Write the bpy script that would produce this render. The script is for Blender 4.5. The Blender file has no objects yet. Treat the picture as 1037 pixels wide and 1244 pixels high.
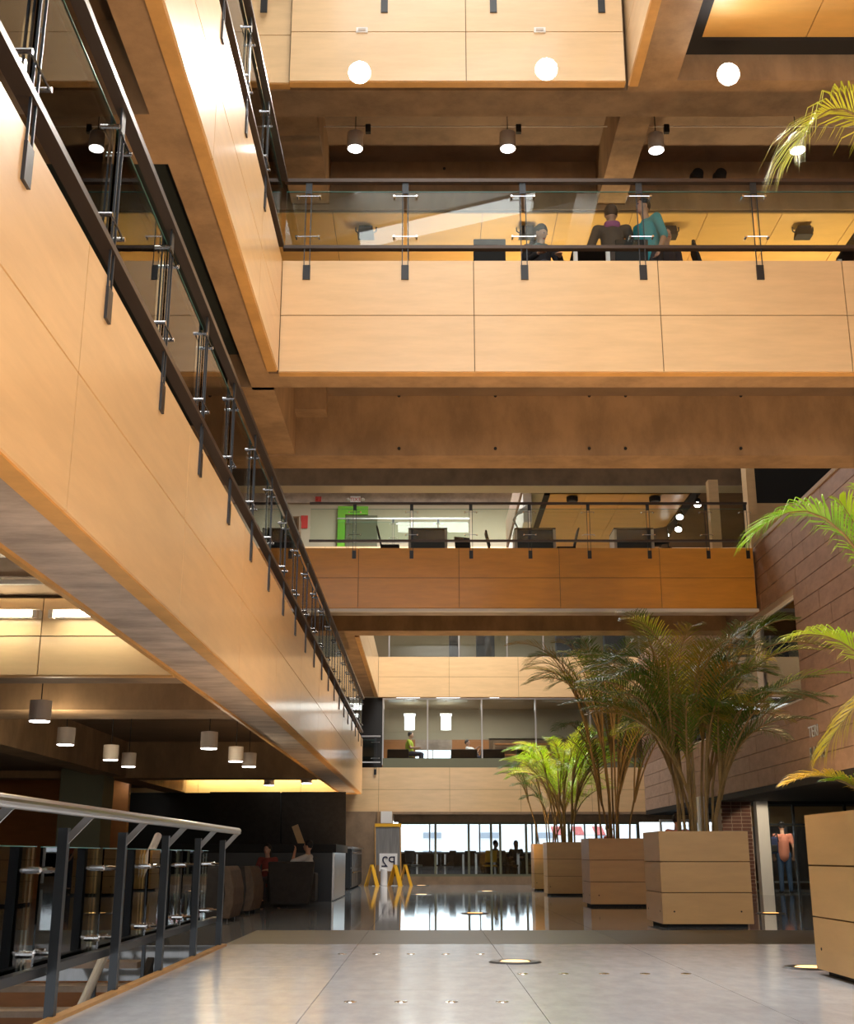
import bpy, bmesh, math, random
from mathutils import Vector, Matrix
R = math.radians
scene = bpy.context.scene
COL = scene.collection
random.seed(11)

# ------------------------------------------------------------------ camera
F_PX = 1450.0; PITCH = R(16.08); CAM_H = 0.9
cd = bpy.data.cameras.new('camera'); cam = bpy.data.objects.new('camera', cd); COL.objects.link(cam)
cam.location = (0, 0, CAM_H); cam.rotation_euler = (R(90) + PITCH, 0, 0)
cd.sensor_width = 36; cd.sensor_fit = 'AUTO'; cd.lens = F_PX / 1244 * 36
cd.clip_start = 0.05; cd.clip_end = 400
scene.camera = cam

# ------------------------------------------------------------------ sky, light, exposure
SKY_STRENGTH = 3.0
world = bpy.data.worlds.new('world'); scene.world = world; world.use_nodes = True
wt = world.node_tree; wt.nodes.clear()
wo = wt.nodes.new('ShaderNodeOutputWorld'); wb = wt.nodes.new('ShaderNodeBackground')
wb.inputs[0].default_value = (0.93, 0.96, 1.0, 1); wb.inputs[1].default_value = SKY_STRENGTH
wt.links.new(wb.outputs[0], wo.inputs[0])

def area(name, loc, rot, sx, sy, energy, col=(1, 1, 1), portal=False):
    l = bpy.data.lights.new(name, 'AREA'); l.shape = 'RECTANGLE'; l.size = sx; l.size_y = sy
    l.energy = energy; l.color = col
    o = bpy.data.objects.new(name, l); COL.objects.link(o); o.location = loc; o.rotation_euler = rot
    if portal: l.cycles.is_portal = True
    return o

def point(name, loc, energy, col=(1, .8, .55), r=.12):
    l = bpy.data.lights.new(name, 'POINT'); l.energy = energy; l.color = col; l.shadow_soft_size = r
    o = bpy.data.objects.new(name, l); COL.objects.link(o); o.location = loc
    return o

def spot(name, loc, target, energy, angle, col=(1, .95, .85), r=.05, blend=.3):
    l = bpy.data.lights.new(name, 'SPOT'); l.energy = energy; l.color = col; l.shadow_soft_size = r
    l.spot_size = R(angle); l.spot_blend = blend
    o = bpy.data.objects.new(name, l); COL.objects.link(o); o.location = loc
    o.rotation_euler = (Vector(target) - Vector(loc)).to_track_quat('-Z', 'Y').to_euler()
    return o

# daylight comes in through the glazed front behind the camera, the roof lights and the rear windows
area('portal_front', (0, -8.0, 8.5), (R(90), 0, 0), 22, 13, 1, portal=True)
area('portal_roof_front', (0.4, 2.0, 15.2), (0, 0, 0), 4, 20, 1, portal=True)
area('portal_roof_rear', (2.8, 35.0, 15.2), (0, 0, 0), 9, 11, 1, portal=True)
area('rear_roof_daylight', (1.2, 34.6, 15.0), (0, 0, 0), 5, 10, 1900, (1, .96, .91))
area('front_roof_daylight', (0.4, 3.0, 15.0), (0, 0, 0), 4, 16, 700, (1, .95, .88))

scene.view_settings.view_transform = 'Standard'
scene.view_settings.look = 'None'
scene.view_settings.exposure = 0.15
scene.view_settings.gamma = 1
scene.view_settings.use_curve_mapping = False

# ------------------------------------------------------------------ measuring: a picture ray met with a plane
def at(u, v, X=None, Y=None, Z=None):
    xc = (u - 519) / F_PX; yc = (622 - v) / F_PX
    d = (xc, math.cos(PITCH) - yc * math.sin(PITCH), math.sin(PITCH) + yc * math.cos(PITCH))
    t = Y / d[1] if Y is not None else (X / d[0] if X is not None else (Z - CAM_H) / d[2])
    return Vector((d[0] * t, d[1] * t, CAM_H + d[2] * t))

# ------------------------------------------------------------------ materials
def mat(name, col, rough=.5, metal=0, noise=None, bump=0, spec=.5, emit=None, estr=0, coat=0, col2=None, trans=0):
    """noise = (scale x, y, z, amount): mixes col with col2 (or a darker col) by object-space noise"""
    m = bpy.data.materials.new(name); m.use_nodes = True
    nt = m.node_tree; b = nt.nodes['Principled BSDF']
    b.inputs['Base Color'].default_value = (*col, 1); b.inputs['Roughness'].default_value = rough
    b.inputs['Metallic'].default_value = metal; b.inputs['Specular IOR Level'].default_value = spec
    b.inputs['Coat Weight'].default_value = coat; b.inputs['Coat Roughness'].default_value = .12
    if trans: b.inputs['Transmission Weight'].default_value = trans
    if emit:
        b.inputs['Emission Color'].default_value = (*emit, 1); b.inputs['Emission Strength'].default_value = estr
    if noise:
        sx, sy, sz, amt = noise
        g = nt.nodes.new('ShaderNodeNewGeometry'); mp = nt.nodes.new('ShaderNodeMapping')
        mp.inputs['Scale'].default_value = (sx, sy, sz)
        n = nt.nodes.new('ShaderNodeTexNoise'); n.inputs['Scale'].default_value = 1; n.inputs['Detail'].default_value = 6
        n.inputs['Roughness'].default_value = .65
        nt.links.new(g.outputs['Position'], mp.inputs[0]); nt.links.new(mp.outputs[0], n.inputs['Vector'])
        r = nt.nodes.new('ShaderNodeValToRGB')
        c2 = col2 or tuple(c * (1 - amt) for c in col)
        r.color_ramp.elements[0].position = .36; r.color_ramp.elements[0].color = (*c2, 1)
        r.color_ramp.elements[1].position = .64; r.color_ramp.elements[1].color = (*col, 1)
        nt.links.new(n.outputs['Fac'], r.inputs[0]); nt.links.new(r.outputs[0], b.inputs['Base Color'])
        if bump:
            bp = nt.nodes.new('ShaderNodeBump'); bp.inputs['Strength'].default_value = bump; bp.inputs['Distance'].default_value = .02
            nt.links.new(n.outputs['Fac'], bp.inputs['Height']); nt.links.new(bp.outputs[0], b.inputs['Normal'])
    return m

def glass_mat(name, tint=(.93, .98, .95), ior=1.5, rough=0.0):
    m = bpy.data.materials.new(name); m.use_nodes = True; nt = m.node_tree; nt.nodes.clear()
    o = nt.nodes.new('ShaderNodeOutputMaterial'); mx = nt.nodes.new('ShaderNodeMixShader')
    t = nt.nodes.new('ShaderNodeBsdfTransparent'); t.inputs[0].default_value = (*tint, 1)
    g = nt.nodes.new('ShaderNodeBsdfGlossy'); g.inputs['Roughness'].default_value = rough
    f = nt.nodes.new('ShaderNodeFresnel'); f.inputs[0].default_value = ior
    nt.links.new(f.outputs[0], mx.inputs[0]); nt.links.new(t.outputs[0], mx.inputs[1]); nt.links.new(g.outputs[0], mx.inputs[2])
    nt.links.new(mx.outputs[0], o.inputs[0])
    return m

def leaf_mat(name, c1, c2, c3):
    m = bpy.data.materials.new(name); m.use_nodes = True; nt = m.node_tree; b = nt.nodes['Principled BSDF']
    oi = nt.nodes.new('ShaderNodeObjectInfo'); g = nt.nodes.new('ShaderNodeNewGeometry')
    n = nt.nodes.new('ShaderNodeTexNoise'); n.inputs['Scale'].default_value = 2.2; n.inputs['Detail'].default_value = 2
    nt.links.new(g.outputs['Position'], n.inputs['Vector'])
    a = nt.nodes.new('ShaderNodeMath'); a.operation = 'MULTIPLY_ADD'; a.inputs[1].default_value = .55
    nt.links.new(oi.outputs['Random'], a.inputs[0])
    s = nt.nodes.new('ShaderNodeMath'); s.operation = 'MULTIPLY'; s.inputs[1].default_value = .45
    nt.links.new(n.outputs['Fac'], s.inputs[0]); nt.links.new(s.outputs[0], a.inputs[2])
    r = nt.nodes.new('ShaderNodeValToRGB'); e = r.color_ramp.elements
    e[0].position = .15; e[0].color = (*c1, 1); e[1].position = .8; e[1].color = (*c3, 1)
    k = e.new(.55); k.color = (*c2, 1)
    nt.links.new(a.outputs[0], r.inputs[0]); nt.links.new(r.outputs[0], b.inputs['Base Color'])
    b.inputs['Roughness'].default_value = .38
    tr = nt.nodes.new('ShaderNodeBsdfTranslucent'); nt.links.new(r.outputs[0], tr.inputs[0])
    mx = nt.nodes.new('ShaderNodeMixShader'); mx.inputs[0].default_value = .38
    out = nt.nodes['Material Output']
    nt.links.new(b.outputs[0], mx.inputs[1]); nt.links.new(tr.outputs[0], mx.inputs[2]); nt.links.new(mx.outputs[0], out.inputs[0])
    return m

M = {}
M['wood'] = mat('wood_veneer', (.78, .53, .275), .34, noise=(1.3, 1.3, 9, .10), coat=.35)
M['wood_shade'] = mat('wood_veneer_shade', (.80, .37, .04), .38, noise=(1.3, 1.3, 9, .12), coat=.2)  # same veneer with the bridge's warm shade put into its colour
M['wood_lip'] = mat('wood_edge', (.66, .36, .11), .5, noise=(3, 3, 12, .2))
M['wood_ceiling'] = mat('wood_ceiling', (.85, .49, .14), .4, noise=(1, 4, 2, .12))
M['wood_core'] = mat('joint_dark', (.20, .12, .05), .8)
M['wood_red'] = mat('wood_reddish', (.52, .21, .06), .45, noise=(2, 2, 8, .15))
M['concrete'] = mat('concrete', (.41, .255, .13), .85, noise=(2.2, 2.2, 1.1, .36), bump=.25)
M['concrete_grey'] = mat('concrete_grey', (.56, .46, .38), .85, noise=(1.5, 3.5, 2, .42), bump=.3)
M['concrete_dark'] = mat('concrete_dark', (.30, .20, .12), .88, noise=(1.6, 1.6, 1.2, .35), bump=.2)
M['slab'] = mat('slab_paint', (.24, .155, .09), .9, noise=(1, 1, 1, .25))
M['plaster'] = mat('plaster', (.52, .46, .33), .8, noise=(.8, .8, .8, .08))
M['white'] = mat('white_paint', (.78, .76, .72), .5)
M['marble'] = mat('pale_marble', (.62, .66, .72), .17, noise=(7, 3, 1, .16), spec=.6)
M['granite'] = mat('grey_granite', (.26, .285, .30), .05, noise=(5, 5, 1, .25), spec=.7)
M['band_stone'] = mat('olive_stone', (.07, .064, .038), .4, noise=(1.2, 6, 1, .25), spec=.4)
M['grout'] = mat('grout', (.22, .22, .23), .7)
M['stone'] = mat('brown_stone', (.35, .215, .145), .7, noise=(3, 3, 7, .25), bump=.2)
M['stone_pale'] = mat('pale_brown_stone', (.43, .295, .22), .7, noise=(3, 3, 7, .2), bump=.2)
M['stone_joint'] = mat('pale_mortar', (.42, .33, .25), .85)
M['steel_dark'] = mat('dark_steel', (.045, .05, .055), .38, metal=.55)
M['steel_brown'] = mat('bronze_steel', (.075, .055, .045), .35, metal=.6)
M['steel'] = mat('brushed_steel', (.62, .6, .58), .28, metal=1)
M['chrome'] = mat('chrome', (.82, .82, .82), .12, metal=1)
M['black'] = mat('black_laminate', (.012, .012, .013), .35)
M['black_matte'] = mat('black_matte', (.015, .014, .013), .8)
M['fabric_dark'] = mat('dark_fabric', (.035, .03, .027), .9, noise=(9, 9, 9, .3))
M['fabric_brown'] = mat('brown_fabric', (.12, .085, .06), .9, noise=(9, 9, 9, .3))
M['fabric_grey'] = mat('grey_fabric', (.16, .16, .15), .9, noise=(9, 9, 9, .3))
M['glass'] = glass_mat('clear_glass', (.90, .955, .925), 1.5)
M['glass_edge'] = mat('glass_edge', (.10, .28, .24), .15)
M['window_glass'] = glass_mat('window_glass', (.92, .96, .97), 1.55)
M['planter'] = mat('planter_laminate', (.60, .37, .14), .42, noise=(1.5, 1.5, 8, .1))
M['soil'] = mat('soil', (.05, .035, .02), .95)
M['leaf'] = leaf_mat('palm_leaf', (.04, .10, .012), (.10, .17, .015), (.34, .20, .025))
M['leaf_sunlit'] = leaf_mat('palm_leaf_sunlit', (.16, .38, .012), (.36, .54, .015), (.55, .48, .04))  # palm leaf with the sunlight put into its colour
M['leaf_gold'] = leaf_mat('palm_leaf_gold', (.20, .38, .03), (.42, .48, .05), (.70, .40, .03))
M['cane'] = mat('palm_cane', (.30, .19, .06), .6, noise=(20, 20, 6, .4))
M['lamp_shell'] = mat('lamp_shell', (.60, .52, .44), .5)
M['glow'] = mat('lamp_glow', (1, 1, 1), .5, emit=(1, .98, .95), estr=14)
M['glow_flood'] = mat('flood_glow', (1, 1, 1), .5, emit=(1, .96, .93), estr=120)
M['glow_warm'] = mat('uplight_glow', (1, .9, .7), .5, emit=(1, .48, .12), estr=1.9)
M['glow_tube'] = mat('tube_glow', (1, 1, .9), .5, emit=(1, .93, .70), estr=26)
M['glow_white'] = mat('panel_glow', (1, 1, 1), .5, emit=(1, 1, .97), estr=5)
M['green'] = mat('green_paint', (.16, .50, .015), .5)
M['red'] = mat('red_paint', (.55, .04, .03), .5)
M['yellow'] = mat('yellow_plastic', (.80, .42, .02), .5)
M['screen_grey'] = mat('grey_mesh', (.24, .23, .22), .7, noise=(40, 40, 2, .3))
M['sign_white'] = mat('sign_white', (.85, .85, .85), .5)
M['sign_black'] = mat('sign_black', (.02, .02, .05), .5)
M['skin'] = mat('skin', (.52, .29, .19), .55)
M['hair'] = mat('hair_black', (.012, .009, .008), .6)
M['brick'] = mat('brick', (.14, .055, .035), .8, noise=(6, 6, 10, .35))
M['ext_white'] = mat('facade_white', (.86, .86, .88), .8)
M['ext_window'] = mat('facade_window', (.35, .38, .44), .3)
M['street'] = mat('street', (.42, .42, .44), .8)
M['green_grey'] = mat('green_grey_paint', (.15, .15, .095), .8)
M['void_dark'] = mat('dark_void_tone', (.018, .028, .028), .6)  # dark of the deep recess put into the soffit colour

# ------------------------------------------------------------------ mesh helpers
class MB:
    def __init__(s): s.v = []; s.f = []; s.m = []
    def add(s, vs, fs, mi=0):
        k = len(s.v); s.v += [tuple(v) for v in vs]
        s.f += [tuple(i + k for i in f) for f in fs]; s.m += [mi] * len(fs); return s
    def box(s, x0, x1, y0, y1, z0, z1, mi=0):
        return s.add([(x0,y0,z0),(x1,y0,z0),(x1,y1,z0),(x0,y1,z0),(x0,y0,z1),(x1,y0,z1),(x1,y1,z1),(x0,y1,z1)],
            [(0,3,2,1),(4,5,6,7),(0,1,5,4),(1,2,6,5),(2,3,7,6),(3,0,4,7)], mi)
    def tube(s, p, q, r, n=8, r2=None, mi=0):
        p = Vector(p); q = Vector(q); r2 = r if r2 is None else r2
        d = (q - p).normalized(); a = d.orthogonal().normalized(); b = d.cross(a)
        vs = []
        for c, rr in ((p, r), (q, r2)):
            for i in range(n):
                t = 2 * math.pi * i / n; vs.append(c + (a * math.cos(t) + b * math.sin(t)) * rr)
        fs = [(i, (i + 1) % n, n + (i + 1) % n, n + i) for i in range(n)] + [tuple(range(n - 1, -1, -1)), tuple(range(n, 2 * n))]
        return s.add(vs, fs, mi)
    def path(s, pts, r, n=8, mi=0):
        for a, b in zip(pts, pts[1:]): s.tube(a, b, r, n, mi=mi)
        return s
    def lathe(s, prof, n=20, c=(0, 0, 0), mi=0):
        vs = []
        for r, z in prof:
            for i in range(n):
                t = 2 * math.pi * i / n; vs.append((c[0] + r * math.cos(t), c[1] + r * math.sin(t), c[2] + z))
        fs = []
        for k in range(len(prof) - 1):
            for i in range(n):
                j = (i + 1) % n; fs.append((k*n+i, k*n+j, (k+1)*n+j, (k+1)*n+i))
        fs.append(tuple(range(n - 1, -1, -1))); fs.append(tuple((len(prof)-1)*n + i for i in range(n)))
        return s.add(vs, fs, mi)
    def prism(s, poly, axis, a, b, mi=0):
        """poly of 2-D points pushed along axis from a to b"""
        def w(p, t):
            return (t, p[0], p[1]) if axis == 'x' else ((p[0], t, p[1]) if axis == 'y' else (p[0], p[1], t))
        n = len(poly); vs = [w(p, a) for p in poly] + [w(p, b) for p in poly]
        fs = [tuple(range(n)), tuple(range(2 * n - 1, n - 1, -1))] + [(i, n + i, n + (i + 1) % n, (i + 1) % n) for i in range(n)]
        return s.add(vs, fs, mi)
    def mesh(s, name, mats):
        me = bpy.data.meshes.new(name); me.from_pydata(s.v, [], s.f)
        for m in (mats if isinstance(mats, (list, tuple)) else [mats]): me.materials.append(M[m] if isinstance(m, str) else m)
        if any(s.m): me.polygons.foreach_set('material_index', s.m)
        bm = bmesh.new(); bm.from_mesh(me); bmesh.ops.recalc_face_normals(bm, faces=bm.faces); bm.to_mesh(me); bm.free()
        me.update(); return me

def obj(name, mb, mats=None, parent=None, loc=(0, 0, 0), rz=0, bevel=0, smooth=False):
    me = mb if isinstance(mb, bpy.types.Mesh) else mb.mesh(name, mats)
    o = bpy.data.objects.new(name, me); COL.objects.link(o); o.location = loc; o.rotation_euler = (0, 0, rz)
    if parent: o.parent = parent
    if smooth: me.polygons.foreach_set('use_smooth', [True] * len(me.polygons))
    if bevel:
        b = o.modifiers.new('bevel', 'BEVEL'); b.width = bevel; b.segments = 2; b.limit_method = 'ANGLE'
    return o

def tag(o, label, cat, group=None):
    o['label'] = label; o['category'] = cat
    if group: o['group'] = group
    return o

def thing(name, label, cat, loc=(0, 0, 0), rz=0, group=None):
    o = bpy.data.objects.new(name, None); COL.objects.link(o); o.empty_display_size = .1
    o.location = loc; o.rotation_euler = (0, 0, rz); return tag(o, label, cat, group)

def structure(o, label=None):
    o['kind'] = 'structure'
    if label: o['label'] = label
    return o

def sbox(name, x0, x1, y0, y1, z0, z1, m, parent=None, label=None):
    o = obj(name, MB().box(x0, x1, y0, y1, z0, z1), m, parent)
    if not parent: structure(o, label)
    return o

def dup(root, loc, rz=None, label=None, group=None):
    def cp(o, p):
        c = o.copy(); COL.objects.link(c)
        if p: c.parent = p
        for ch in o.children: cp(ch, c)
        return c
    kids = list(root.children)
    r = root.copy(); COL.objects.link(r); r.location = loc
    if rz is not None: r.rotation_euler = (0, 0, rz)
    for ch in kids: cp(ch, r)
    if label: r['label'] = label
    if group: r['group'] = group
    return r
# ================================================================== STRUCTURE
XL = -1.65; XR = 7.2; YN = 12.3
Z1b, Z1t, Z2b, Z2t, Z3b, Z3t = 2.42, 3.78, 6.07, 7.43, 9.82, 11.2
F1, F2, F3 = 3.72, 7.36, 11.1

# ---- floors with real tiles
def tiled(name, x0, x1, y0, y1, tx, ty, m, label, stag=False, gap=.005):
    base = sbox(name, x0, x1, y0, y1, -.35, -.012, 'grout', label=label)
    me = MB().box(gap/2, tx - gap/2, gap/2, ty - gap/2, -.03, 0).mesh('tile', m)
    nx = int(round((x1 - x0) / tx)); ny = int(round((y1 - y0) / ty))
    for j in range(ny):
        for i in range(nx):
            o = bpy.data.objects.new('tile', me); COL.objects.link(o); o.parent = base
            o.location = (x0 + i * tx, y0 + j * ty, 0)
    return base
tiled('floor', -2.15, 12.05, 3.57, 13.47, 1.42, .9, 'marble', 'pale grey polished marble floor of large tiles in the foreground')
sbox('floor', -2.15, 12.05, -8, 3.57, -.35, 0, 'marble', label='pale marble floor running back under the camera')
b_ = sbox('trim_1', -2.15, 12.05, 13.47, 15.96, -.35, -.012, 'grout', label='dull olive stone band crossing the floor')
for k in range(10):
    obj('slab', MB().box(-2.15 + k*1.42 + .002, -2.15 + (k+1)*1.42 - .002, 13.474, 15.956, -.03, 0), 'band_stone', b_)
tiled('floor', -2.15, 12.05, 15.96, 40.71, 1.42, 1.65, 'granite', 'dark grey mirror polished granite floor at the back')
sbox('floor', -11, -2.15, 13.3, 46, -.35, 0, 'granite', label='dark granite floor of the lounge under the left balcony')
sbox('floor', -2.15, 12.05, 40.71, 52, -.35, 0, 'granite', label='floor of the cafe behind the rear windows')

# ---- wood faced balcony fascias: every panel a piece
def fascia(label, axis, face, s0, s1, z0, z1, pw, rows=2, thick=.12, sgn=-1, m='wood', first=None):
    """axis 'x': runs in X at Y=face, facing -Y (sgn -1).  axis 'y': runs in Y at X=face, facing +X (sgn 1) or -X"""
    t0, t1 = face - sgn * thick, face - sgn * .016
    lo, hi = min(t0, t1), max(t0, t1)
    mb = MB()
    mb.box(s0, s1, lo, hi, z0 + .01, z1 - .01) if axis == 'x' else mb.box(lo, hi, s0, s1, z0 + .01, z1 - .01)
    core = structure(obj('fascia', mb, 'wood_core'), label)
    p0, p1 = min(face - sgn*.02, face), max(face - sgn*.02, face)
    h = (z1 - z0) / rows; g = .005
    edges = [s0]; s = first if first is not None else s0 + pw
    while s < s1 - .05: edges.append(s); s += pw
    edges.append(s1)
    for a, b in zip(edges, edges[1:]):
        for r in range(rows):
            q = MB()
            za, zb = z0 + r*h + (g if r else 0), z0 + (r+1)*h - (g if r < rows-1 else 0)
            q.box(a+g, b-g, p0, p1, za, zb) if axis == 'x' else q.box(p0, p1, a+g, b-g, za, zb)
            obj('panel', q, m, core)
    e = MB(); e0, e1 = (lo, hi) if sgn > 0 else (lo, hi)
    e.box(s0, s1, lo, hi, z0 - .012, z0 + .008) if axis == 'x' else e.box(lo, hi, s0, s1, z0 - .012, z0 + .008)
    obj('edge_strip', e, 'wood_lip', core)
    return core

fascia('long wood panelled fascia of the first floor balcony on the left', 'y', XL, -2.4, 31.0, Z1b, Z1t, 2.6, sgn=1, first=.05)
fascia('wood panelled fascia of the second floor balcony on the left', 'y', XL, -2.4, YN - .02, Z2b, Z2t, 2.6, sgn=1, first=.3)
fascia('wood panelled fascia of the second floor gallery crossing the hall', 'x', YN, XL, 12.0, Z2b, Z2t, 2.1, first=.53)
fascia('topmost wood panelled fascia crossing the hall', 'x', YN, XL, 2.38, Z3b, Z3t, 2.03, first=.47)
fascia('short wood panelled piece left of the topmost fascia', 'x', YN + .09, -6.0, XL - .01, Z3b + .04, Z3t, 2.2)
fascia('wood panelled fascia of the third floor balcony at upper right', 'y', 2.42, -2.4, YN + .1, Z3b, Z3t, 2.6, sgn=-1)
fascia('shade-toned wood fascia of the bridge across the hall', 'x', 25.45, -6.0, 7.16, Z2b, Z2t - .02, 2.2, m='wood_shade', first=-3.7)
fascia('upper wood panelled fascia at the rear of the hall', 'x', 40.5, XL, 12, Z2b, Z2t, 2.35, first=.75)
fascia('lower wood panelled fascia over the rear windows', 'x', 40.5, XL - 1.4, 12, Z1b - .12, Z1t - .05, 2.35, first=-1.6)
fascia('side fascia of the second floor balcony at the rear left', 'y', XL, 29.0, 40.4, Z2b, Z2t, 2.6, sgn=1)
fascia('pale fascia of the third floor at the rear left', 'x', 40.9, -6, 12, 9.9, 11.42, 2.4)
fascia('yellow lit wood fascia crossing over the void at left', 'x', 10.4, -11, -2.22, Z1b, 3.1, 2.75, first=-6.15)
fascia('yellow lit wood fascia above the black lounge wall', 'x', 31.0, -11, XL - .12, Z1b, 3.1, 2.6)
sbox('trim_2', XL - .1, XL, 31.0, 31.02, Z1b, Z1t, 'wood', label='wood end cap of the first floor balcony')

# ---- concrete beams, slabs
def conc(x0, x1, y0, y1, z0, z1, label, m='concrete', name='beam'): return sbox(name, x0, x1, y0, y1, z0, z1, m, label=label)
# first floor, left
conc(-2.18, XL - .12, -2.4, 30.9, Z1b + .02, F1, 'grey concrete edge beam under the first floor balcony', 'concrete_grey')
conc(-2.22, -2.18, -2.4, 30.9, Z1b - .005, 3.2, 'wood edged inner side of the first floor beam', 'wood_lip', 'trim_3')
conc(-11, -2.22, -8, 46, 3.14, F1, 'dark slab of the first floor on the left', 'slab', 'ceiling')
for ya, yb in ((10.52, 10.95), (13.0, 13.9), (24.7, 25.4)):
    conc(-11, -2.22, ya, yb, Z1b, 3.14, 'brown concrete cross beam below the first floor', 'concrete' if ya > 11 else 'concrete_dark')
conc(-6.6, -6.1, 10.95, 46, Z1b + .02, 3.14, 'concrete beam running into the depth above the lounge')
conc(-11, -6.6, 10.95, 46, 2.56, 2.7, 'low dark ceiling with downlights beyond the lounge', 'slab', 'ceiling')
# second floor: left arm, cross gallery, bridge, rear
conc(-2.02, XL - .12, -2.4, YN + .6, Z2b + .02, F2, 'brown concrete edge beam under the second floor balcony')
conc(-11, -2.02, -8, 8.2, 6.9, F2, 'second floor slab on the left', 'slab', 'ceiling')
conc(-11, -2.02, 8.2, 15.75, 6.5, F2, 'second floor soffit at left, toned to the dark of the void', 'void_dark', 'ceiling')
conc(-11, -2.02, 7.55, 8.2, Z2b + .02, 6.9, 'concrete cross beam under the left second floor slab')
conc(-11, -2.02, 1.6, 2.2, Z2b + .02, 6.9, 'concrete cross beam near the camera under the left second floor slab')
conc(XL - .12, 12, YN + .12, YN + .52, Z2b + .02, F2, 'concrete edge beam under the crossing gallery')
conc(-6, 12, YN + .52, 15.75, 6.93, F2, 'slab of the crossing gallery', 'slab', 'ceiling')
bm_ = conc(-6, 12, 15.2, 15.75, Z2b, 6.93, 'deep concrete beam with formwork holes behind the crossing gallery')
conc(-2.30, -1.77, YN + .52, 15.2, Z2b + .02, 6.93, 'concrete beam joining the gallery beams at left')
conc(-2.0, -1.35, 14.9, 15.2, 6.62, 6.93, 'concrete haunch where the beams meet')
hole = MB().tube((0, 0, 0), (0, -.012, 0), .022, 8).mesh('formwork_hole', 'black_matte')
for u in (485, 602, 716, 760, 900):
    for v in (481, 545): obj('formwork_hole', hole, parent=bm_, loc=at(u, v, Y=15.2))
conc(-6, XR, 25.57, 26.0, Z2b - .06, F2, 'pale concrete edge beam under the bridge', 'concrete_grey')
conc(-6, XR, 25.45, 25.57, Z2b - .075, Z2b - .013, 'white edge strip under the bridge fascia', 'white', 'trim_13')
conc(-6, XR, 26.0, 28.95, 6.7, F2, 'slab of the bridge', 'slab', 'ceiling')
conc(-6, XR, 28.3, 28.95, Z2b + .02, 6.7, 'rear concrete beam of the bridge')
conc(-2.3, XL - .12, 28.95, 40.6, Z2b + .02, F2, 'concrete edge beam of the rear left balcony')
conc(-6, -2.3, 28.95, 46, 6.8, F2, 'slab of the rear left balcony', 'slab', 'ceiling')
conc(-2.3, 12, 40.62, 47, 6.3, F2, 'slab over the rear office', 'plaster', 'ceiling')
conc(-6, 12, 40.62, 52, Z1b - .1, F1, 'slab over the rear cafe', 'slab', 'ceiling')
conc(-3, 12, 40.45, 40.6, Z1b - .2, Z1b - .12, 'brown strip under the rear lower fascia', 'concrete_dark', 'trim_4')
# third floor
conc(-6, 12, YN + .22, YN + .75, Z3b + .02, F3, 'concrete edge beam under the topmost gallery')
conc(-6, 12, YN + .75, 15.3, 10.62, F3, 'dark slab over the second floor gallery', 'concrete_dark', 'ceiling')
bm3 = conc(-6, 12, 15.3, 15.75, 9.84, F3, 'rear concrete beam over the second floor gallery')
for xa, xb in ((-1.95, -1.4), (2.45, 2.85)):
    conc(xa, xb, YN + .75, 15.3, Z3b + .1, 10.62, 'concrete rib in the ceiling recess over the second floor gallery')
for u in (540, 700, 1000, 560, 880):
    obj('formwork_hole', hole, parent=bm3, loc=at(u, 186 if u % 3 else 205, Y=15.3))
conc(2.54, 3.0, -2.4, YN + .02, Z3b + .02, F3, 'concrete soffit beam of the upper right balcony')
conc(3.0, 12, -8, YN + .02, 10.5, F3, 'third floor slab at upper right', 'slab', 'ceiling')
conc(2.43, 12, YN + .02, YN + .22, Z3b + .02, F3, 'bare concrete beam face right of the topmost wood fascia')
# wood ceilings: panels as pieces
def wood_ceiling(label, x0, x1, y0, y1, z, pw, pd, name='ceiling', m='wood_ceiling'):
    c = sbox(name, x0, x1, y0, y1, z + .012, z + .06, 'wood_core', label=label)
    x = x0
    while x < x1 - .1:
        y = y0
        while y < y1 - .1:
            obj('panel', MB().box(x + .005, min(x + pw, x1) - .005, y + .005, min(y + pd, y1) - .005, z - .006, z + .012), m, c)
            y += pd
        x += pw
    return c
wood_ceiling('wood panelled ceiling at upper right inside a black frame', 3.25, 12, -2, 12.06, 10.25, 1.25, 2.6)
fr = structure(obj('trim_5', MB().box(3.0, 3.25, -2, 12.32, 10.2, 10.45).box(3.25, 12, 12.06, 12.32, 10.2, 10.45), 'black_matte'), 'black frame round the upper right wood ceiling')
conc(-6, 12, 15.75, 21.4, 10.1, 10.5, 'slab above the wood ceiling of the gallery room', 'slab', 'ceiling')
wood_ceiling('wood panelled ceiling of the second floor room behind the people', -4.6, 12, 15.33, 20.6, 9.8, 1.08, 2.6)
conc(-6, 12, 28.8, 29.4, 9.9, F3, 'dark concrete beam over the bridge', 'concrete_dark')
conc(2.5, 12, 29.4, 36.5, 10.25, F3, 'third floor slab behind the bridge', 'slab', 'ceiling')
conc(-6, 12, 28.8, 29.4, 9.885, 9.9, 'pale painted underside of the beam over the bridge', 'plaster', 'trim_7')
wood_ceiling('warm wood ceiling over the bridge tables', 3.2, 7.1, 29.75, 36.5, 9.96, .97, 1.7)
sbox('ceiling', 2.75, 3.05, 29.75, 36.5, 9.97, 10.04, 'plaster', label='plain pale strip beside the warm wood ceiling')
sbox('trim_8', 3.05, 3.2, 29.75, 36.5, 9.93, 10.02, 'black_matte', label='black slot in the ceiling over the bridge')
# light fin by the strip
sbox('wall_centre', 2.5, 2.72, 29.75, 36.5, 9.2, 10.0, 'white', label='white cheek wall beside the rear void')

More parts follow.
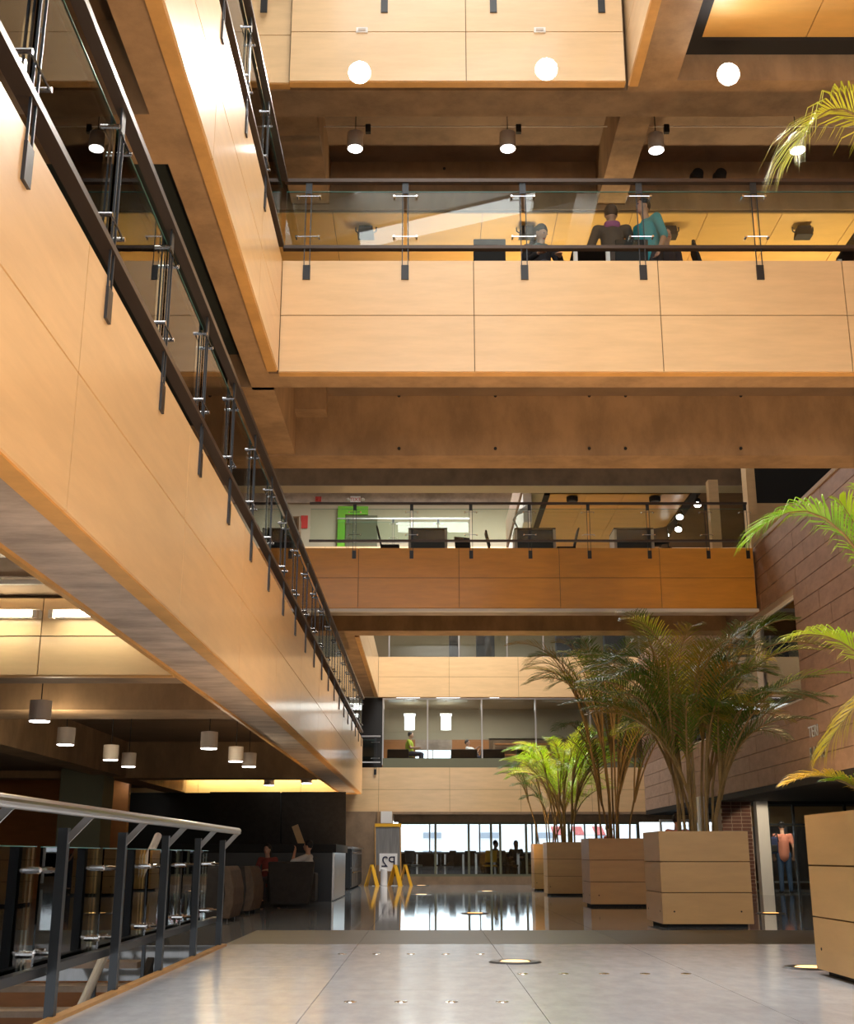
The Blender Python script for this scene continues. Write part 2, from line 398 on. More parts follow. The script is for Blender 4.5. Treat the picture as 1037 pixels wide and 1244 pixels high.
# ---- outer shell
sbox('wall_left', -11.3, -11, -8, 52, -3.6, 15.2, 'concrete_dark', label='outer wall at the left')
sbox('wall_right', 12.05, 12.3, -8, 52, -.3, 15.2, 'concrete_dark', label='outer wall at the right')
rf = structure(obj('roof', MB().box(-11, -1.65, -8, 52, 15.2, 15.5).box(2.42, 12, -8, 29.4, 15.2, 15.5).box(-1.65, 2.42, 12.3, 29.4, 15.2, 15.5)
    .box(-1.65, 12, 40.6, 52, 15.2, 15.5).box(7.3, 12, 29.4, 40.6, 15.2, 15.5), 'plaster'), 'roof with two roof lights')
# rear third floor room
sbox('ceiling', -11, 12, 40.9, 46, 14.2, 14.4, 'plaster', label='pale ceiling of the third floor at the rear')
sbox('wall_back', -11, 12, 43.5, 43.7, 9.9, 14.2, 'plaster', label='plaster wall of the third floor at the rear')
sbox('floor', -11, 12, 41.02, 46, 11.0, 11.2, 'slab', label='third floor at the rear')
# bridge level walls at right end, office
sbox('wall_back', -11, -2.3, 45.9, 46.1, 0, 9.9, 'concrete_dark', label='dark wall far behind the left balconies')
sbox('wall_back', -2.3, 12, 46.9, 47.1, F2, 9.9, 'plaster', label='back wall of the upper rear office')

# ---- stair void at the left, lower level
sbox('floor', -11, -2.15, -8, 13.3, -3.6, -3.3, 'granite', label='floor of the level below, seen through the stair void')
sbox('floor', -11, -5.3, -8, 13.3, -.35, 0, 'granite', label='dark floor beyond the stair void')
sbox('wall_void', -11, -2.15, 13.3, 13.5, -3.3, -.35, 'wood_red', label='wood wall of the level below at the far side of the stair void')
sbox('wall_void', -2.2, -2.0, -8, 13.3, -3.3, -.35, 'concrete_dark', label='side wall of the stair void under the marble floor')
cb = structure(obj('trim_9', MB().box(-2.15, -2.085, -2, 13.2, -.02, .022), 'wood_lip'), 'yellow brown wooden kerb along the stair void')
# ---- left back: panels, column, walls in the dark
sbox('wall_left', -10.9, -10.8, 2, 46, 0, 3.14, 'wood_red', label='brown wood wall far left behind the stair')
sbox('column', -7.2, -6.35, 24.0, 24.8, 0, 2.56, 'green_grey', label='grey green column in the dark beyond the stair rail')
sbox('wall_lounge', -10.8, -6.7, 27.5, 27.7, 0, 2.56, 'wood_red', label='dark brown wall behind the grey green column')
sbox('wall_lounge', -9.0, -2.05, 30.6, 30.8, .0, Z1b, 'black_matte', label='black wall at the back of the lounge') 
# leaning black panels of the lounge wall
for i, (xa, xb) in enumerate(((-5.35, -3.62), (-3.58, -2.0))):
    q = MB().add([(xa, 30.55, 1.0), (xb, 30.55, 1.0), (xb, 30.2, 2.42), (xa, 30.2, 2.42), (xa, 30.6, 1.0), (xb, 30.6, 1.0), (xb, 30.25, 2.42), (xa, 30.25, 2.42)],
        [(0,1,2,3),(7,6,5,4),(0,4,5,1),(1,5,6,2),(2,6,7,3),(3,7,4,0)])
    structure(obj('wall_panel', q, 'fabric_dark'), 'leaning charcoal panel of the lounge wall')
sbox('wall_back', -3.1, -1.62, 40.3, 40.6, 0, 2.3, 'concrete_dark', label='dark wall left of the standing sign panel')
sbox('column', -1.62, -1.12, 40.2, 40.6, 0, 2.3, 'concrete', label='brown pillar behind the standing sign panel')
sbox('column', -1.5, -1.14, 40.05, 40.2, 1.93, 2.3, 'white', label='white block above the standing sign panel')
sbox('wall_back', -3.1, -1.5, 40.62, 40.8, F1, 6.05, 'black_matte', label='black sheet standing in for the dark gap left of the rear office')  # flat black sheet put in for the darkness of the opening
# ---- rear windows of the cafe: frame, panes
def window_wall(name, label, x0, x1, y, z0, z1, muls, m='green_grey', fr=.07, kids=True):
    w = structure(obj(name, MB().box(x0, x1, y, y + .1, z0, z0 + fr).box(x0, x1, y, y + .1, z1 - fr, z1), m), label)
    xs = [x0] + muls + [x1]
    for x in xs: obj('mullion', MB().box(x - fr/2, x + fr/2, y - .01, y + .11, z0, z1), m, w)
    for a, b in zip(xs, xs[1:]):
        obj('pane', MB().box(a + fr/2, b - fr/2, y + .045, y + .055, z0 + fr, z1 - fr), 'window_glass', w)
    return w
ww = window_wall('window_1', 'wide rear window of the cafe with grey green frame', -.92, 7.0, 40.9, .26, 1.98, [.28, 1.38, 2.12, 2.42, 3.28, 3.62, 4.7, 5.6])
sbox('wall_back', -1.1, 12, 40.85, 41.05, 0, .26, 'concrete_dark', label='low brown sill wall under the cafe window')
sbox('wall_back', -1.1, 12, 40.85, 41.05, 1.98, 2.3, 'concrete_dark', label='dark lintel over the cafe window')
# outer cafe window wall with a dark counter line
window_wall('window_2', 'outer street window at the far side of the cafe', -4, 10, 47, 1.0, 2.25, [-2, 0.1, 2.0, 4, 6, 8], 'white', .05)
sbox('wall_back', -6, 12, 47, 47.15, 0, 1.0, 'black_matte', label='dark parapet under the street window')
sbox('wall_back', -6, -4, 47, 47.15, 1.0, 2.3, 'concrete_dark', label='dark wall left of the street window')
# upper rear office: glass front, orange panels, window
window_wall('window_3', 'glass front of the rear office between the two wood fascias', -1.48, 9.5, 40.62, F1 + .1, 6.05, [.02, 1.85, 3.66, 5.5, 7.3], 'steel', .045)
sbox('trim_10', -1.48, 9.5, 40.58, 40.9, Z1t - .05, F1 + .32, 'green_grey', label='grey green sill band of the rear office')
for xa, xb, za, zb, mm in ((-1.9, -.45, F1, 5.15, 'wood_red'), (.95, 2.35, F1, 5.15, 'wood_red'), (2.35, 12, F1, 5.2, 'concrete_dark'), (-1.9, 12, 5.15, 6.3, 'plaster')):
    sbox('wall_back', xa, xb, 46.0, 46.15, za, zb, mm, label='back wall section of the rear office')
sbox('wall_back', -.45, .95, 46.0, 46.15, F1, 4.02, 'plaster', label='sill under the office window')
sbox('wall_back', -.45, .95, 46.0, 46.15, 4.78, 5.15, 'concrete_grey', label='lintel over the office window')
window_wall('window_4', 'bright street window at the back of the rear office', -.45, .95, 46.02, 4.0, 4.8, [.22], 'white', .04)
window_wall('window_5', 'narrow street window at the back right of the rear office', 4.0, 6.0, 45.9, 4.15, 4.7, [4.7, 5.4], 'white', .05)
# upper rear level glass strip with dark things behind
window_wall('window_6', 'low glass strip above the upper rear fascia', -1.3, 9.5, 40.7, F2 + .02, 9.0, [1.1, 2.75, 4.0, 5.6, 7.3], 'steel', .045)
# ---- right side: stone wall with opening, storefront
wl = structure(obj('wall_right', MB().box(XR + .03, XR + .4, 16.5, 40.5, 2.33, 3.76).box(XR + .03, XR + .4, 16.5, 23.0, 3.76, 7.4)
    .box(XR + .03, XR + .4, 33.0, 40.5, 3.76, 7.4).box(XR + .03, XR + .4, 23.0, 33.0, 5.87, 7.4), 'stone_joint'), 'brown stone block wall on the right with a long opening')
ch = (7.44 - 2.33) / 14
for r in range(14):
    za, zb = 2.33 + r*ch, 2.33 + (r+1)*ch
    y = 16.5 - (.6 if r % 2 else 0)
    while y < 40.4:
        ya, yb = max(y, 16.5), min(y + 1.25, 40.5)
        y += 1.25
        zm = (za + zb) / 2
        parts = [(ya, yb)]
        if 3.76 < zm < 5.87:
            parts = [(ya, min(yb, 23.0)), (max(ya, 33.0), yb)]
        for a, b in parts:
            if b - a > .08:
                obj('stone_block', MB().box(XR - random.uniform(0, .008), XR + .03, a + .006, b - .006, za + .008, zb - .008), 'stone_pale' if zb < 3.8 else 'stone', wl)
sbox('trim_11', XR - .03, XR + .45, 16.5, 25.4, 7.42, 7.5, 'stone_joint', label='pale coping on top of the stone wall')
op = structure(obj('window_7', MB().box(XR + .05, XR + .12, 23, 33, 3.76, 3.84).box(XR + .05, XR + .12, 23, 33, 5.8, 5.87), 'white'), 'glazing of the long opening in the stone wall')
for y in (25.9, 29.4): obj('mullion', MB().box(XR - .01, XR + .13, y - .07, y + .07, 3.76, 5.87), 'white', op)
for a, b in ((23, 25.83), (25.97, 29.33), (29.47, 33)): obj('pane', MB().box(XR + .08, XR + .09, a, b, 3.84, 5.8), 'window_glass', op)
sbox('wall_right', 10.4, 10.5, 16.5, 45, 3.7, 4.95, 'wood', label='wood panelled wall inside the opening')
sbox('wall_right', 10.4, 10.5, 16.5, 45, 4.95, 7.4, 'concrete_dark', label='dark wall above the panels inside the opening')
sbox('trim_12', 10.3, 10.4, 16.5, 45, 5.3, 5.5, 'white', label='white ledge inside the opening')
sbox('ceiling', XR, 12, 16.5, 40.5, 2.2, 2.33, 'black_matte', label='black soffit over the entrance')
sbox('floor', XR + .4, 12, 16.5, 40.5, 3.6, 3.7, 'slab', label='floor inside the opening of the stone wall')
sbox('column', 8.08, 8.36, 30.15, 30.45, 0, 2.2, 'white', label='white post beside the glass entrance')
sbox('column', 6.78, 7.0, 30.6, 30.9, 0, 2.33, 'white', label='narrower white post left of the brick pier')
bk = structure(obj('column', MB().box(7.27, 8.0, 30.35, 30.9, 0, 2.2), 'stone_joint'), 'dark brick pier between the white posts')
bme = MB().box(0, .225, 0, .06, 0, .075).mesh('brick', 'brick')
for r in range(25):
    for c in range(3):
        o = bpy.data.objects.new('brick', bme); COL.objects.link(o); o.parent = bk
        o.location = (7.26 + c*.242 + (.0 if r % 2 else .012), 30.335, .01 + r*.0875)
dw = structure(obj('door_1', MB().box(8.36, 12, 30.3, 30.38, 2.12, 2.2).box(8.36, 12, 30.3, 30.38, 1.62, 1.67), 'steel_dark'), 'glass entrance doors on the right')
for x in (8.4, 9.02, 10.3, 11.5): obj('stile', MB().box(x - .025, x + .025, 30.29, 30.39, 0, 2.12), 'steel_dark', dw)
for a, b in ((8.43, 8.99), (9.05, 10.27), (10.33, 11.47)): obj('pane', MB().box(a, b, 30.335, 30.345, .02, 2.12), 'window_glass', dw)
window_wall('window_8', 'bright street window behind the entrance', 7.3, 12, 38.5, .1, 2.0, [8.4, 9.4, 10.4, 11.2], 'white', .06)
sbox('wall_right', 8.36, 12, 33.5, 33.6, 1.68, 2.2, 'wood', label='wood lintel panel seen through the entrance glass')
# letters on the stone wall (the picture is mirrored, so are the letters)
def letters(name, txt, loc, rot, size, m, parent=None, mirror=True, ext=.006, label=None, cat='sign'):
    c = bpy.data.curves.new(name, 'FONT'); c.body = txt; c.size = size; c.extrude = ext; c.align_x = 'CENTER'; c.align_y = 'CENTER'
    t = bpy.data.objects.new(name, c); COL.objects.link(t)
    dg = bpy.context.evaluated_depsgraph_get(); me = bpy.data.meshes.new_from_object(t.evaluated_get(dg))
    bpy.data.objects.remove(t)
    if mirror: me.transform(Matrix.Scale(-1, 4, (1, 0, 0))); me.flip_normals()
    me.materials.clear(); me.materials.append(M[m])
    o = bpy.data.objects.new(name, me); COL.objects.link(o); o.location = loc; o.rotation_euler = rot
    if parent: o.parent = parent
    elif label: tag(o, label, cat)
    return o
letters('wall_lettering', 'TERI', (XR - .02, 22.45, 3.12), (R(90), 0, R(-90)), .3, 'steel', mirror=False, label='upper row of raised metal letters on the stone wall')
letters('wall_lettering', 'RAMO', (XR - .02, 22.3, 2.72), (R(90), 0, R(-90)), .34, 'steel', mirror=False, label='lower row of raised metal letters on the stone wall')
# ---- glazed front behind the camera, with slanting fins: lights the hall and mirrors in the glass
fw = structure(obj('window_9', MB().box(-11, 12, -8.1, -7.9, 0, .2).box(-11, 12, -8.1, -7.9, 15, 15.2), 'white'), 'glazed entrance front behind the camera')
for x in range(-11, 13, 2): obj('mullion', MB().box(x - .06, x + .06, -8.1, -7.9, .2, 15), 'white', fw)
sbox('front_blocker', -11, 12, -8.3, -8.1, 0, 3.4, 'concrete', label='unseen blocking wall low in the front behind the camera')  # added to keep the low sky out of the rear window's reflections
# ---- street outside
sbox('ground', -60, 60, 52, 140, -.5, -.2, 'street', label='street outside behind the building')
bl = thing('apartment_building', 'pale apartment building across the street seen through the rear windows', 'building', (0, 95, -.2))
obj('wall', MB().box(-22, 26, 0, 10, 0, 3.4), 'ext_white', bl)
for k in range(9):
    for zz in (1.0, 2.35):
        f_ = obj('window', MB().box(-18 + k*4.4, -16.4 + k*4.4, -.06, .02, zz, zz + .55), 'ext_white', bl)
        obj('pane', MB().box(-17.9 + k*4.4, -16.5 + k*4.4, -.08, -.055, zz + .06, zz + .49), 'ext_window', f_)
aw = thing('awning', 'red and white awning outside the cafe window', 'awning', (6.0, 60, 1.75))
for i in range(6):
    obj('stripe', MB().add([(i*.5, 0, .5), (i*.5+.5, 0, .5), (i*.5+.5, -1.2, .1), (i*.5, -1.2, .1), (i*.5, 0, .53), (i*.5+.5, 0, .53), (i*.5+.5, -1.2, .13), (i*.5, -1.2, .13)],
        [(0,1,2,3),(7,6,5,4),(0,4,5,1),(1,5,6,2),(2,6,7,3),(3,7,4,0)]), 'red' if i % 2 == 0 else 'sign_white', aw)
for x in (.1, 2.9): obj('pole', MB().tube((x, -1.1, .1), (x, -1.1, -1.95), .04), 'red', aw)

sbox('wall_back', -11, 12, 43.3, 43.5, 13.75, 14.2, 'concrete_grey', label='grey lintel of the third floor at the rear')

# slanting blades across the front roof light
for k in range(7):
    a_ = structure(obj('roof_blade', MB().box(-3.2, 3.2, -.07, .07, -.45, .45), 'white', loc=(.4, -5.5 + k*2.5, 14.55), rz=R(24)), 'slanting blade across the front roof light')
# ================================================================== RAILINGS
def railing(label, axis, face, sgn, s0, s1, z, posts, hand='steel_brown', loc_mat='steel_dark', foot=.0, panes=True, mats_tail='black', gap_clamp=True):
    """glass railing on top of a fascia: axis as fascia; sgn = side the posts stand out to; z = top of the fascia"""
    def W(s, n, zz): return (s, face + sgn*n, zz) if axis == 'x' else (face + sgn*n, s, zz)
    def B(mb, sa, sb, na, nb, za, zb, mi=0):
        p, q = W(sa, na, za), W(sb, nb, zb)
        return mb.box(min(p[0], q[0]), max(p[0], q[0]), min(p[1], q[1]), max(p[1], q[1]), za, zb, mi)
    root = thing('glass_railing', label, 'railing', W((s0+s1)/2, 0, z)); base = Vector(root.location)
    def put(name, mb, m, **k):
        o = obj(name, mb, m, root, **k); o.location = Vector(o.location) - base; return o
    put('handrail', B(MB(), s0, s1, -.035, .035, z + 1.0, z + 1.045), hand)
    put('bottom_rail', B(MB(), s0, s1, -.06, .02, z + .15, z + .19), hand)
    pm = MB()
    for d in (-.032, .032): B(pm, d - .005, d + .005, .0, .011, -.2, 1.0)
    B(pm, -.028, .028, .0, .012, .86, 1.0)
    pme = pm.mesh('post', loc_mat)
    fme = B(MB(), -.042, .042, 0, .016, -.24, -.06).mesh('post_foot', mats_tail)
    cm = MB()
    cm.tube(W(-.13, .02, z), W(.13, .02, z), .006, 6)
    for d in (-.13, .13): cm.tube(W(d, -.04, z), W(d, .03, z), .013, 8)
    # meshes are made around the post's own origin
    off = Vector(W(0, 0, 0)); off.z = 0; offz = Vector(W(0, 0, z))
    for me in (pme, fme): me.transform(Matrix.Translation(-off))
    # bars of the post are given relative heights already
    cme = cm.mesh('clamp', 'chrome'); cme.transform(Matrix.Translation(-offz))
    for s in posts:
        l = Vector(W(s, 0, z)) - base
        p = obj('post', pme, parent=root, loc=l); obj('post_foot', fme, parent=p)
        for zz in (.30, .82): obj('clamp', cme, parent=root, loc=l + Vector((0, 0, zz)))
    ends = sorted(posts); ed = [s0] + ends + [s1]
    for a, b in zip(ed, ed[1:]):
        if b - a > .2:
            g = B(MB(), a + .02, b - .02, -.032, -.02, z + .19, z + .9)
            put('glass_pane', g, 'glass')
            B_ = B(MB(), a + .02, b - .02, -.033, -.019, z + .9, z + .905)
            put('pane_edge', B_, 'glass_edge')
    return root
rng = lambda a, b, st: [a + i*st for i in range(int((b - a) / st + 1.001))]
railing('long glass railing of the first floor balcony on the left', 'y', XL, 1, -2.3, 30.9, Z1t, rng(-2.18, 30.5, 1.3))
railing('glass railing of the second floor balcony at upper left', 'y', XL, 1, -2.3, YN - .05, Z2t, rng(-.93, 12, 1.3))
railing('glass railing of the gallery where three people sit', 'x', YN, -1, XL, 11.5, Z2t, [-1.37, -.25, 1.11, 2.46, 3.79, 5.14, 6.5, 7.85, 9.2])
railing('glass railing of the topmost gallery, only its post feet in view', 'x', YN, -1, -3.0, 2.4, Z3t - .18, [-1.99, -.52, .81, 2.13])
railing('glass railing along the shade-toned bridge', 'x', 25.45, -1, -2.6, 7.1, Z2t - .02, [-1.6, -.34, .97, 2.27, 3.57, 4.89, 6.18, 7.05])
railing('glass railing of the third floor far behind the bridge', 'x', 40.9, -1, -3.2, 1.5, 11.42, rng(-2.8, 1.5, 1.6), hand='steel')
railing('short rail in the dark gap left of the rear office', 'x', 40.45, -1, -2.6, -1.55, Z1t - .05, [-1.72], hand='steel')

# ground floor stair railing with heavy posts
sr = thing('stair_railing', 'glass and dark steel railing along the stair void in the left foreground', 'railing', (-2.15, 8, 0))
def sput(name, mb, m, **k):
    o = obj(name, mb, m, sr, **k); o.location = Vector(o.location) - Vector((-2.15, 8, 0)); return o
hr = MB()
hr.tube((-1.98, 1.0, 1.15), (-1.98, 12.95, 1.15), .034, 14)
sput('handrail', hr, 'steel', smooth=False)
sput('bottom_rail', MB().box(-2.25, -2.19, 1, 13.2, .24, .29), 'steel_dark')
sposts = [3.1, 4.5, 5.9, 7.33, 8.75, 10.2, 11.65, 13.05]
pme = MB().box(-.028, .028, -.03, .03, -.3, 1.06).mesh('post', 'steel_dark')
bme_ = MB().prism([(-.02, .98), (.02, .96), (.16, 1.11), (.19, 1.13), (.12, 1.13)], 'y', -.008, .008).mesh('bracket', 'steel')
cme_ = MB()
cme_.tube((-.12, -.11, 0), (-.12, .11, 0), .013, 8)
for d in (-.11, .11): cme_.tube((-.16, d, 0), (-.09, d, 0), .02, 10)
cme_.tube((-.12, 0, 0), (-.02, 0, 0), .014, 8)
cme_ = cme_.mesh('clamp', 'chrome')
for y in sposts:
    l = Vector((0, y - 8, 0))
    p = obj('post', pme, parent=sr, loc=l); obj('bracket', bme_, parent=p)
    for zz in (.36, .82): obj('clamp', cme_, parent=sr, loc=l + Vector((0, 0, zz)))
for a, b in zip([1.7] + sposts, sposts + [13.3]):
    if b - a > .5:
        sput('glass_pane', MB().box(-2.3, -2.288, a + .06, b - .06, .22, .95), 'glass')
        sput('pane_edge', MB().box(-2.301, -2.287, a + .06, b - .06, .95, .956), 'glass_edge')
# opposite railing of the void
orl = thing('stair_railing', 'dark railing on the opposite side of the stair void', 'railing', (-5.2, 8, 0))
q = MB(); q.box(-.03, .03, -4.5, 5.2, 1.0, 1.05); obj('handrail', q, 'steel_dark', orl)
obj('bottom_rail', MB().box(-.02, .02, -4.5, 5.2, .2, .24), 'steel_dark', orl)
obj('glass_pane', MB().box(-.006, .006, -4.5, 5.2, .26, .9), 'glass', orl)
pme2 = MB().box(-.03, .03, -.03, .03, 0, 1.0).mesh('post', 'steel_dark')
for k in range(7): obj('post', pme2, parent=orl, loc=(0, -4.3 + k*1.55, 0))
# stair going down with pale handrails
st = thing('staircase', 'stair rising from the level below with pale slanted handrails', 'stairs', (-3.3, 11.5, 0))
sm = MB().box(-.75, .75, -.3, 0, -.05, 0).mesh('tread', 'concrete_grey')
for k in range(20): obj('tread', sm, parent=st, loc=(0, -k*.3, -.165*k))
for sx, nm in ((-.8, 'stringer'), (.8, 'stringer')):
    obj(nm, MB().add([(sx-.03, 0, -.3), (sx-.03, 0, .02), (sx-.03, -6, -3.28), (sx-.03, -6, -3.3), (sx-.03,-5.6,-3.3), (sx+.03, 0, -.3), (sx+.03, 0, .02), (sx+.03, -6, -3.28), (sx+.03, -6, -3.3), (sx+.03,-5.6,-3.3)],
        [(0,1,2,3,4),(9,8,7,6,5),(0,5,6,1),(1,6,7,2),(2,7,8,3),(3,8,9,4),(4,9,5,0)]), 'steel_dark', st)
    for k in range(4): obj('baluster', MB().box(sx-.015, sx+.015, -.3-k*1.6-.015, -.3-k*1.6+.015, -.165-.55*1.6*k, .88-.55*1.6*k), 'steel_dark', st)
    obj('handrail', MB().path([(sx, .0, 1.08), (sx, -6, -2.25)], .035, 10), 'white', st)

# ================================================================== LAMPS
def pendant(loc, label, top, group, d=.22, h=.22, glow='glow'):
    r = thing('pendant_lamp', label, 'lamp', loc, group=group)
    rr = d/2
    obj('shade', MB().lathe([(rr*.96, -h/2 + .012), (rr, -h/2 + .012), (rr, h/2), (rr*.2, h/2 + .012), (.01, h/2 + .012)], 24), 'lamp_shell', r, smooth=False)
    obj('diffuser', MB().lathe([(rr*.25, -h/2), (rr*.9, -h/2 + .004), (rr*.93, -h/2 + .02)], 20), glow, r)
    obj('cord', MB().tube((0, 0, h/2), (0, 0, top - loc[2]), .006, 6), 'black_matte', r)
    obj('canopy', MB().lathe([(.045, top - loc[2] - .05), (.05, top - loc[2])], 12), 'black_matte', r)
    return r
pl = [(-3.98, 12.38), (-4.5, 15.08), (-4.56, 17.52), (-4.63, 18.88), (-2.81, 15.62), (-2.8, 17.8), (-2.76, 18.88)]
pn = ['largest grey pendant lamp nearest at far left under the balcony', 'second grey pendant lamp from the left under the balcony', 'third grey pendant lamp in the left row, close to a fourth',
      'fourth and smallest grey pendant lamp of the left row', 'grey pendant lamp heading the right row under the balcony', 'middle grey pendant lamp of the right row under the balcony', 'rear grey pendant lamp of the right row, half hidden behind another']
for (x, y), l in zip(pl, pn): pendant((x, y, 2.33), l, 3.14, 'grey pendant lamps under the first floor balcony')
for x, y in ((-4.5, 16.3), (-2.8, 16.7), (-4.0, 12.9)): point('pendant_light', (x, y, 2.12), 22, (1, .84, .6), .1)
for u, v, l, y in ((432, 172, 'cylinder lamp at left over the crossing gallery', 14.0), (617, 172, 'second cylinder lamp from the left over the gallery', 14.0), (797, 174, 'third cylinder lamp, over the man in the teal shirt', 14.0), (968, 174, 'rightmost cylinder lamp behind the palm frond tips', 14.0)):
    p = at(u, v, Y=y); pendant(tuple(p), l, 10.62, 'cylinder lamps over the second floor gallery', .21, .24)
for i, (x, y, l) in enumerate(((-2.9, 29.6, 'white ceiling cylinder lamp near the yellow lit fascia'), (-3.9, 30.4, 'left white cylinder lamp before the yellow lit fascia'))):
    pendant((x - (0 if i else 0), y - .2, 2.68), l, 3.14, 'white cylinder lamps at the lounge', .26, .22)
# junction boxes on the gallery conduit
jb = at(447, 150, Y=14.0)
cdt = thing('conduit', 'thin conduit with junction boxes over the gallery lamps', 'conduit', (0, 14.13, jb.z))
obj('pipe', MB().tube((-6, 0, .04), (11.5, 0, .04), .009, 6), 'lamp_shell', cdt)
for u in (447, 631, 812, 985):
    obj('junction_box', MB().box(at(u, 150, Y=14).x - .035, at(u, 150, Y=14).x + .035, -.03, .03, -.06, .06), 'black_matte', cdt)
# floodlights clamped to the topmost fascia
def flood(loc, label, aim=(0, -9, -3), plate=True):
    r = thing('floodlight', label, 'lamp', loc, group='floodlights on the topmost gallery')
    d = Vector(aim).normalized()
    hd = obj('lamp_housing', MB().lathe([(.05, -.16), (.09, -.14), (.13, -.02), (.135, 0), (.12, 0)], 20), 'lamp_shell', r)
    hd.rotation_euler = d.to_track_quat('Z', 'Y').to_euler()
    gl = obj('lens', MB().lathe([(.118, .002), (.118, .008), (.02, .014)], 20), 'glow_flood', r); gl.rotation_euler = hd.rotation_euler
    obj('arm', MB().path([(0, .05, 0), (0, .2, .17), (0, .37, .17)] if loc[0] < 30 else [], .014, 8), 'steel', r)
    return r
fl = []
for i, (u, v, l) in enumerate(((437, 88, 'left glaring floodlight before the topmost wood fascia'), (664, 84, 'middle glaring floodlight before the topmost wood fascia'), (885, 90, 'right glaring floodlight on the bare concrete beam'))):
    p = at(u, v, Y=11.95); fl.append(flood(tuple(p), l))
    spot('flood_beam', tuple(p + Vector((0, -.05, -.02))), (p.x*.9, 0, 1.5), 420, 120, (1, .93, .82), .11, .6)
# small plates over the floodlights
for u, l in ((440, 'left small white plate on the topmost fascia'), (656, 'right small white plate on the topmost fascia')):
    p = at(u, 36, Y=YN - .02)
    w = thing('fixture_plate', l, 'fixture', tuple(p)); obj('plate', MB().box(-.07, .07, -.0, .02, -.035, .035), 'white', w); obj('socket', MB().box(-.045, .045, -.012, 0, -.014, .014), 'lamp_shell', w)
# recessed downlights far left
for i, (x, y) in enumerate([(-6.76, 19.97), (-6.70, 21.4), (-6.68, 22.4), (-6.73, 24.67), (-6.75, 27.16), (-6.70, 29.82), (-6.72, 34.45)]):
    r = thing('downlight', ['nearest', 'second', 'third', 'fourth', 'fifth', 'sixth', 'farthest'][i] + ' downlight of the row glowing in the dark ceiling at far left', 'lamp', (x, y, 2.56), group='downlights in the dark ceiling at the far left')
    obj('trim_ring', MB().lathe([(.11, -.012), (.125, 0)], 16), 'lamp_shell', r); obj('diffuser', MB().lathe([(.02, -.03), (.095, -.026), (.1, -.012)], 16), 'glow', r)
# fluorescent tubes on the yellow lit fascia
for i, (xa, l) in enumerate(((-5.65, 'left bare fluorescent tube along the top of the yellow lit fascia'), (-3.25, 'middle bare fluorescent tube along the top of the yellow lit fascia'), (-8.4, 'outermost fluorescent tube on the yellow lit fascia'))):
    r = thing('fluorescent_tube', l, 'lamp', (xa, 10.268, 2.93), group='fluorescent tubes at the left void')
    ln = .8 if i == 1 else 2.2
    obj('tube', MB().tube((0, 0, 0), (ln, 0, 0), .022, 10), 'glow_tube', r)
    obj('batten', MB().box(-.05, ln + .05, .03, .12, -.02, .05), 'white', r)
    for x in (-.03, ln + .03): obj('lamp_holder', MB().box(x - .02, x + .02, -.03, .05, -.035, .035), 'lamp_shell', r)
r = thing('fluorescent_tube', 'bright fluorescent tube at the left picture edge above the void', 'lamp', (-4.6, 8.35, 3.08))
obj('tube', MB().tube((0, 0, 0), (1.75, 0, 0), .03, 10), 'glow_tube', r); obj('batten', MB().box(0, 1.75, .02, .1, 0, .06), 'white', r)
for y, l in ((9.75, 'farther pale ceiling rail over the left void'), (8.8, 'nearer pale ceiling rail over the left void')):
    r = thing('ceiling_rail', l, 'rail', (-6, y, 3.10)); obj('bar', MB().box(-3, 3.6, -.015, .015, -.02, .02), 'lamp_shell', r); obj('hanger', MB().box(.4, .43, -.01, .01, .02, .04), 'lamp_shell', r)
area('office_light', (1.2, 43.5, 6.1), (0, 0, 0), 5, 2, 130, (1, .96, .88))
area('upper_office_fill', (2.0, 43.8, 9.6), (0, 0, 0), 6, 2, 60, (1, .96, .88))  # unseen fill added to brighten the upper glass strip
area('lounge_tube_light', (-4, 30.7, 2.95), (R(60), 0, 0), 4, .1, 45, (1, .85, .45))
# uplights sunk in the floor
for u, v, l in ((626, 1169, 'glowing round floor light in the middle of the pale floor'), (985, 1176, 'glowing floor light half hidden by the right planter'), (592, 1083, 'far floor light before the first planter'), (512, 1076, 'farthest floor light near the cafe window'), (512, 1087, 'far floor light on the dark granite left of centre')):
    p = at(u, v, Z=0)
    r = thing('floor_uplight', l, 'lamp', (p.x, p.y, 0), group='round uplights in the floor')
    rr = .235 if v > 1100 else .26
    obj('ring', MB().lathe([(rr*.62, .0), (rr*.62, .012), (rr*.9, .012), (rr, .001)], 28), 'steel_dark', r)
    obj('lens', MB().lathe([(rr*.6, .002), (rr*.5, .014), (rr*.1, .017)], 24), 'glow_warm', r)
for x, y in ((.78, 11.2), (3.25, 10.6), (1.6, 33.1), (-.16, 30.3), (.78, 4.6), (3.25, 4.6), (5.6, 10.6), (5.6, 20.5), (.78, 20.5)):
    if y in (4.6, 20.5) or x == 5.6:  # extra uplights added to light the soffits from below
        r = thing('floor_uplight', {(.78, 4.6): 'added floor light near the camera, left', (3.25, 4.6): 'added floor light near the camera, right', (5.6, 10.6): 'added floor light beyond the right planter', (5.6, 20.5): 'added floor light hidden behind the planters', (.78, 20.5): 'added floor light on the dark granite in the middle'}[(x, y)], 'lamp', (x, y, 0), group='round uplights in the floor')
        obj('ring', MB().lathe([(.15, .0), (.15, .012), (.21, .012), (.235, .001)], 28), 'steel_dark', r)
        obj('lens', MB().lathe([(.145, .002), (.12, .014), (.02, .017)], 24), 'glow_warm', r)
    spot('uplight_beam', (x, y, .05), (x, y, 5), 420, 150, (1, .62, .30), .1, .7)
